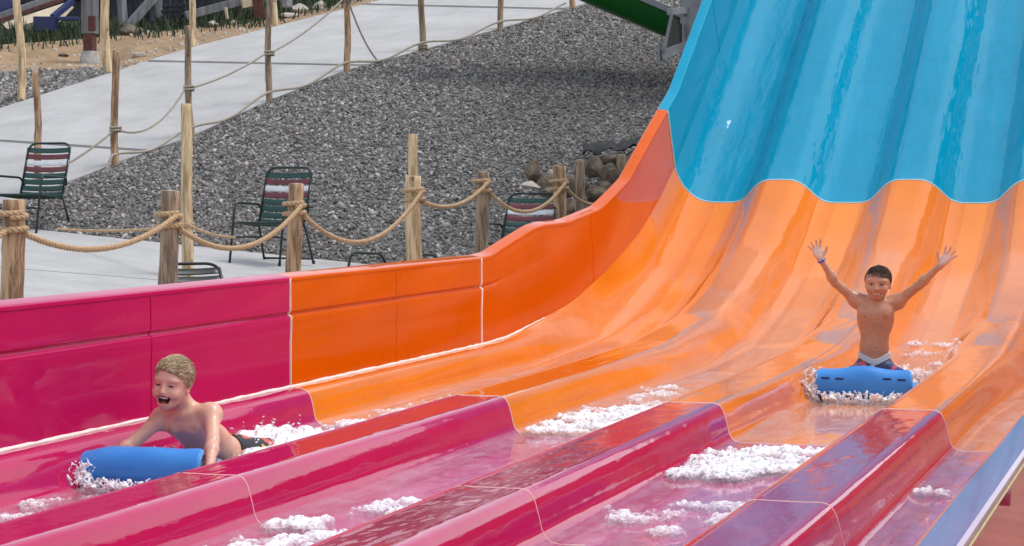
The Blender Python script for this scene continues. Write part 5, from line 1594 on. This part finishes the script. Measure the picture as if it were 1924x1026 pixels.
# ------------------------------------------------------------------ foam mats
def mat_foam_board():
    m, nt, b = new_mat('blue_foam')
    f = noise(nt, 6, 4)
    nt.links.new(ramp(nt, f, [(.3, (.028, .21, .62)), (.7, (.045, .28, .72))]), b.inputs['Base Color'])
    b.inputs['Roughness'].default_value = .42
    bump(nt, b, noise(nt, 160, 2), .25, .002)
    return m
M['mat_blue'] = mat_foam_board()
M['mat_edge'] = mat_plain('mat_cut_edge', (.07, .32, .66), .5)
M['slot'] = mat_plain('slot_shadow', (.006, .02, .10), .7)
def race_mat(loc, rz, label, R=.085, W=.56, Lflat=.95, curl=205, th=.020, hump=.0, xtilt=None, slots=True):
    """front faces -y; the nose curls up and back"""
    o = empty('racing_mat', loc, rz); tag(o, label, 'mat', 'blue foam racing mats')
    # side profile (y, z) of the centre line: flat from the back, then the curl
    pr = [(Lflat - .05 * k, .012) for k in range(int(Lflat / .05) + 1)]
    pr = [(y, z) for y, z in pr if y > .02] + [(0, .012)]
    lead = len(pr)
    for k in range(1, 25):
        a = math.radians(curl) * k / 24; pr.append((-R * math.sin(a), .012 + R * (1 - math.cos(a))))
    pr = np.array(pr); n = len(pr)
    tg = np.gradient(pr, axis=0); tg /= np.linalg.norm(tg, axis=1)[:, None]; nm = np.stack([tg[:, 1], -tg[:, 0]], 1)
    xs = np.linspace(-1, 1, 29)
    def pt(i, x, side):
        f = i / (n - 1)
        endr = 1.0
        if i > n - 9: endr = 1 - .10 * max(0, (i - (n - 9)) / 8.0) ** 3
        px = x * W / 2 * endr
        y, z = pr[i] + nm[i] * side * th / 2
        if i >= lead + 10:
            z += hump * math.exp(-(x / .38) ** 2) * (i - lead - 10) / 14.0
        z += .0016 * math.sin(4.1 * x + .35 * i) + .0010 * math.sin(9 * x - .5 * i + 1)
        if xtilt is not None and i >= lead: z += xtilt(px) * min(1, (i - lead) / 12.0)
        return (px, y, z)
    top = [pt(i, x, 1) for i in range(n) for x in xs]; bot = [pt(i, x, -1) for i in range(n) for x in xs]
    m = len(xs); K = n * m
    fs = [(i * m + k, i * m + k + 1, (i + 1) * m + k + 1, (i + 1) * m + k) for i in range(n - 1) for k in range(m - 1)]
    fs = fs + [tuple(q + K for q in f[::-1]) for f in fs]
    fs += [(k, k + K, k + 1 + K, k + 1) for k in range(m - 1)] + [((n - 1) * m + k + 1, (n - 1) * m + k + 1 + K, (n - 1) * m + k + K, (n - 1) * m + k) for k in range(m - 1)]
    fs += [((i + 1) * m, (i + 1) * m + K, i * m + K, i * m) for i in range(n - 1)] + [(i * m + m - 1, i * m + m - 1 + K, (i + 1) * m + m - 1 + K, (i + 1) * m + m - 1) for i in range(n - 1)]
    mb = MB(); mb.add(top + bot, fs)
    bd = mb.build('foam_sheet', M['mat_blue'], o, smooth=50); 
    bv = bd.modifiers.new('round', 'BEVEL'); bv.width = .005; bv.segments = 3; bv.limit_method = 'ANGLE'; bv.angle_limit = math.radians(50)
    # light cut edge along the sides of the nose
    for s in (-1, 1):
        path = [Vector(pt(i, s, 0)) + Vector((s * .0006, 0, 0)) for i in range(lead - 1, n)]
        MB().tube(path, th * .40, 6).build('cut_edge', M['mat_edge'], o, smooth=True)
    if slots:
        i = lead + 15
        for x in (-.80, -.50, .50, .80):
            p = Vector(pt(i, x, -1)); q = Vector(pt(i, x, 1))
            out = p if p.y < q.y else q
            tv = Vector((0, tg[i][0], tg[i][1]))
            mb = MB(); mb.tube([out + Vector((-.022, 0, 0)), out + Vector((.022, 0, 0))], .006, 8)
            mb.build('handle_slot', M['slot'], o, smooth=40)
    return o
def shoulder_z(x0):
    def f(px):
        x = x0 + px
        return -.02 * sstep(.13, .26, -px)
    return f
MAT1 = (-4.015, 7.545); MAT2 = (-1.80, 11.80)
race_mat((MAT1[0], MAT1[1], -.006), math.radians(7), 'blue foam mat with a curled nose under the laughing child at the left', R=.074, W=.52, curl=200, xtilt=shoulder_z(MAT1[0]), slots=False)
race_mat((MAT2[0], MAT2[1], prof(11.8)[0] + .004), math.radians(3), 'blue foam mat with a curled nose under the child with raised arms', R=.080, W=.52, curl=172, hump=.020, slots=True)
def splash(center, ext, n, label, spikes=14, h=.10):
    """thrown water: ragged tongues, beads and a lumpy foot"""
    c = np.array(center, float); ext = np.array(ext, float); pr = []
    zb = np.interp(c[1], _yy, _zz); lo = c[:2] - ext[:2] / 2 - .07; hi = c[:2] + ext[:2] / 2 + .07
    for _ in range(spikes):
        a = c + (RNG.random(3) - np.array([.5, .5, 0])) * ext * np.array([.95, .9, .15]); hh = h * RNG.uniform(.35, 1)
        d = np.array([RNG.normal(0, .45), RNG.normal(-.15, .35), 1]); d /= np.linalg.norm(d); r = RNG.uniform(.004, .010); p = a
        for s_ in range(4):
            q = p + d * hh / 4 + RNG.normal(0, .004, 3); pr.append((p, q, r, r * .72, .014)); p = q; r *= .72
    for _ in range(n // 3):
        p = c + (RNG.random(3) ** np.array([1, 1, 1.7]) - np.array([.5, .5, 0])) * ext
        r = RNG.uniform(.0025, .0062); v = RNG.normal(0, .008, 3); pr.append((p, p + v, r, r * .6, .006))
    def height(X, Y):
        G = np.stack([X, Y, np.full_like(X, c[0])], -1)
        e = 1 - np.maximum(np.abs(X - c[0]) / (ext[0] / 2), np.abs(Y - c[1]) / (ext[1] / 2))
        return -.02 + .036 * np.clip(e * 4, 0, 1) + np.clip(e * 3, 0, 1) * (fbm(G, 26, 3) - .5) * .05
    froth('splash', lo, hi, height, pr, label, 'splash', True, .004, .006, .045)
splash((-4.24, 7.40, .03), (.16, .14, .10), 672, 'white splash at the left corner of the first mat', 16, .10)
splash((-4.02, 7.38, .02), (.34, .10, .035), 672, 'low froth along the front of the first mat', 18, .030)
splash((-1.80, 11.66, .02), (.50, .10, .05), 832, 'white froth along the front of the second mat', 30, .055)
splash((-2.09, 11.78, .02), (.10, .26, .16), 672, 'white splash thrown up left of the second mat', 22, .17)
splash((-1.47, 12.0, .06), (.10, .4, .12), 416, 'white splash at the right of the second mat', 10, .12)
splash((-4.05, 7.98, .03), (.30, .2, .08), 256, 'froth between the first mat and the shoulder of the lane', 8, .06)
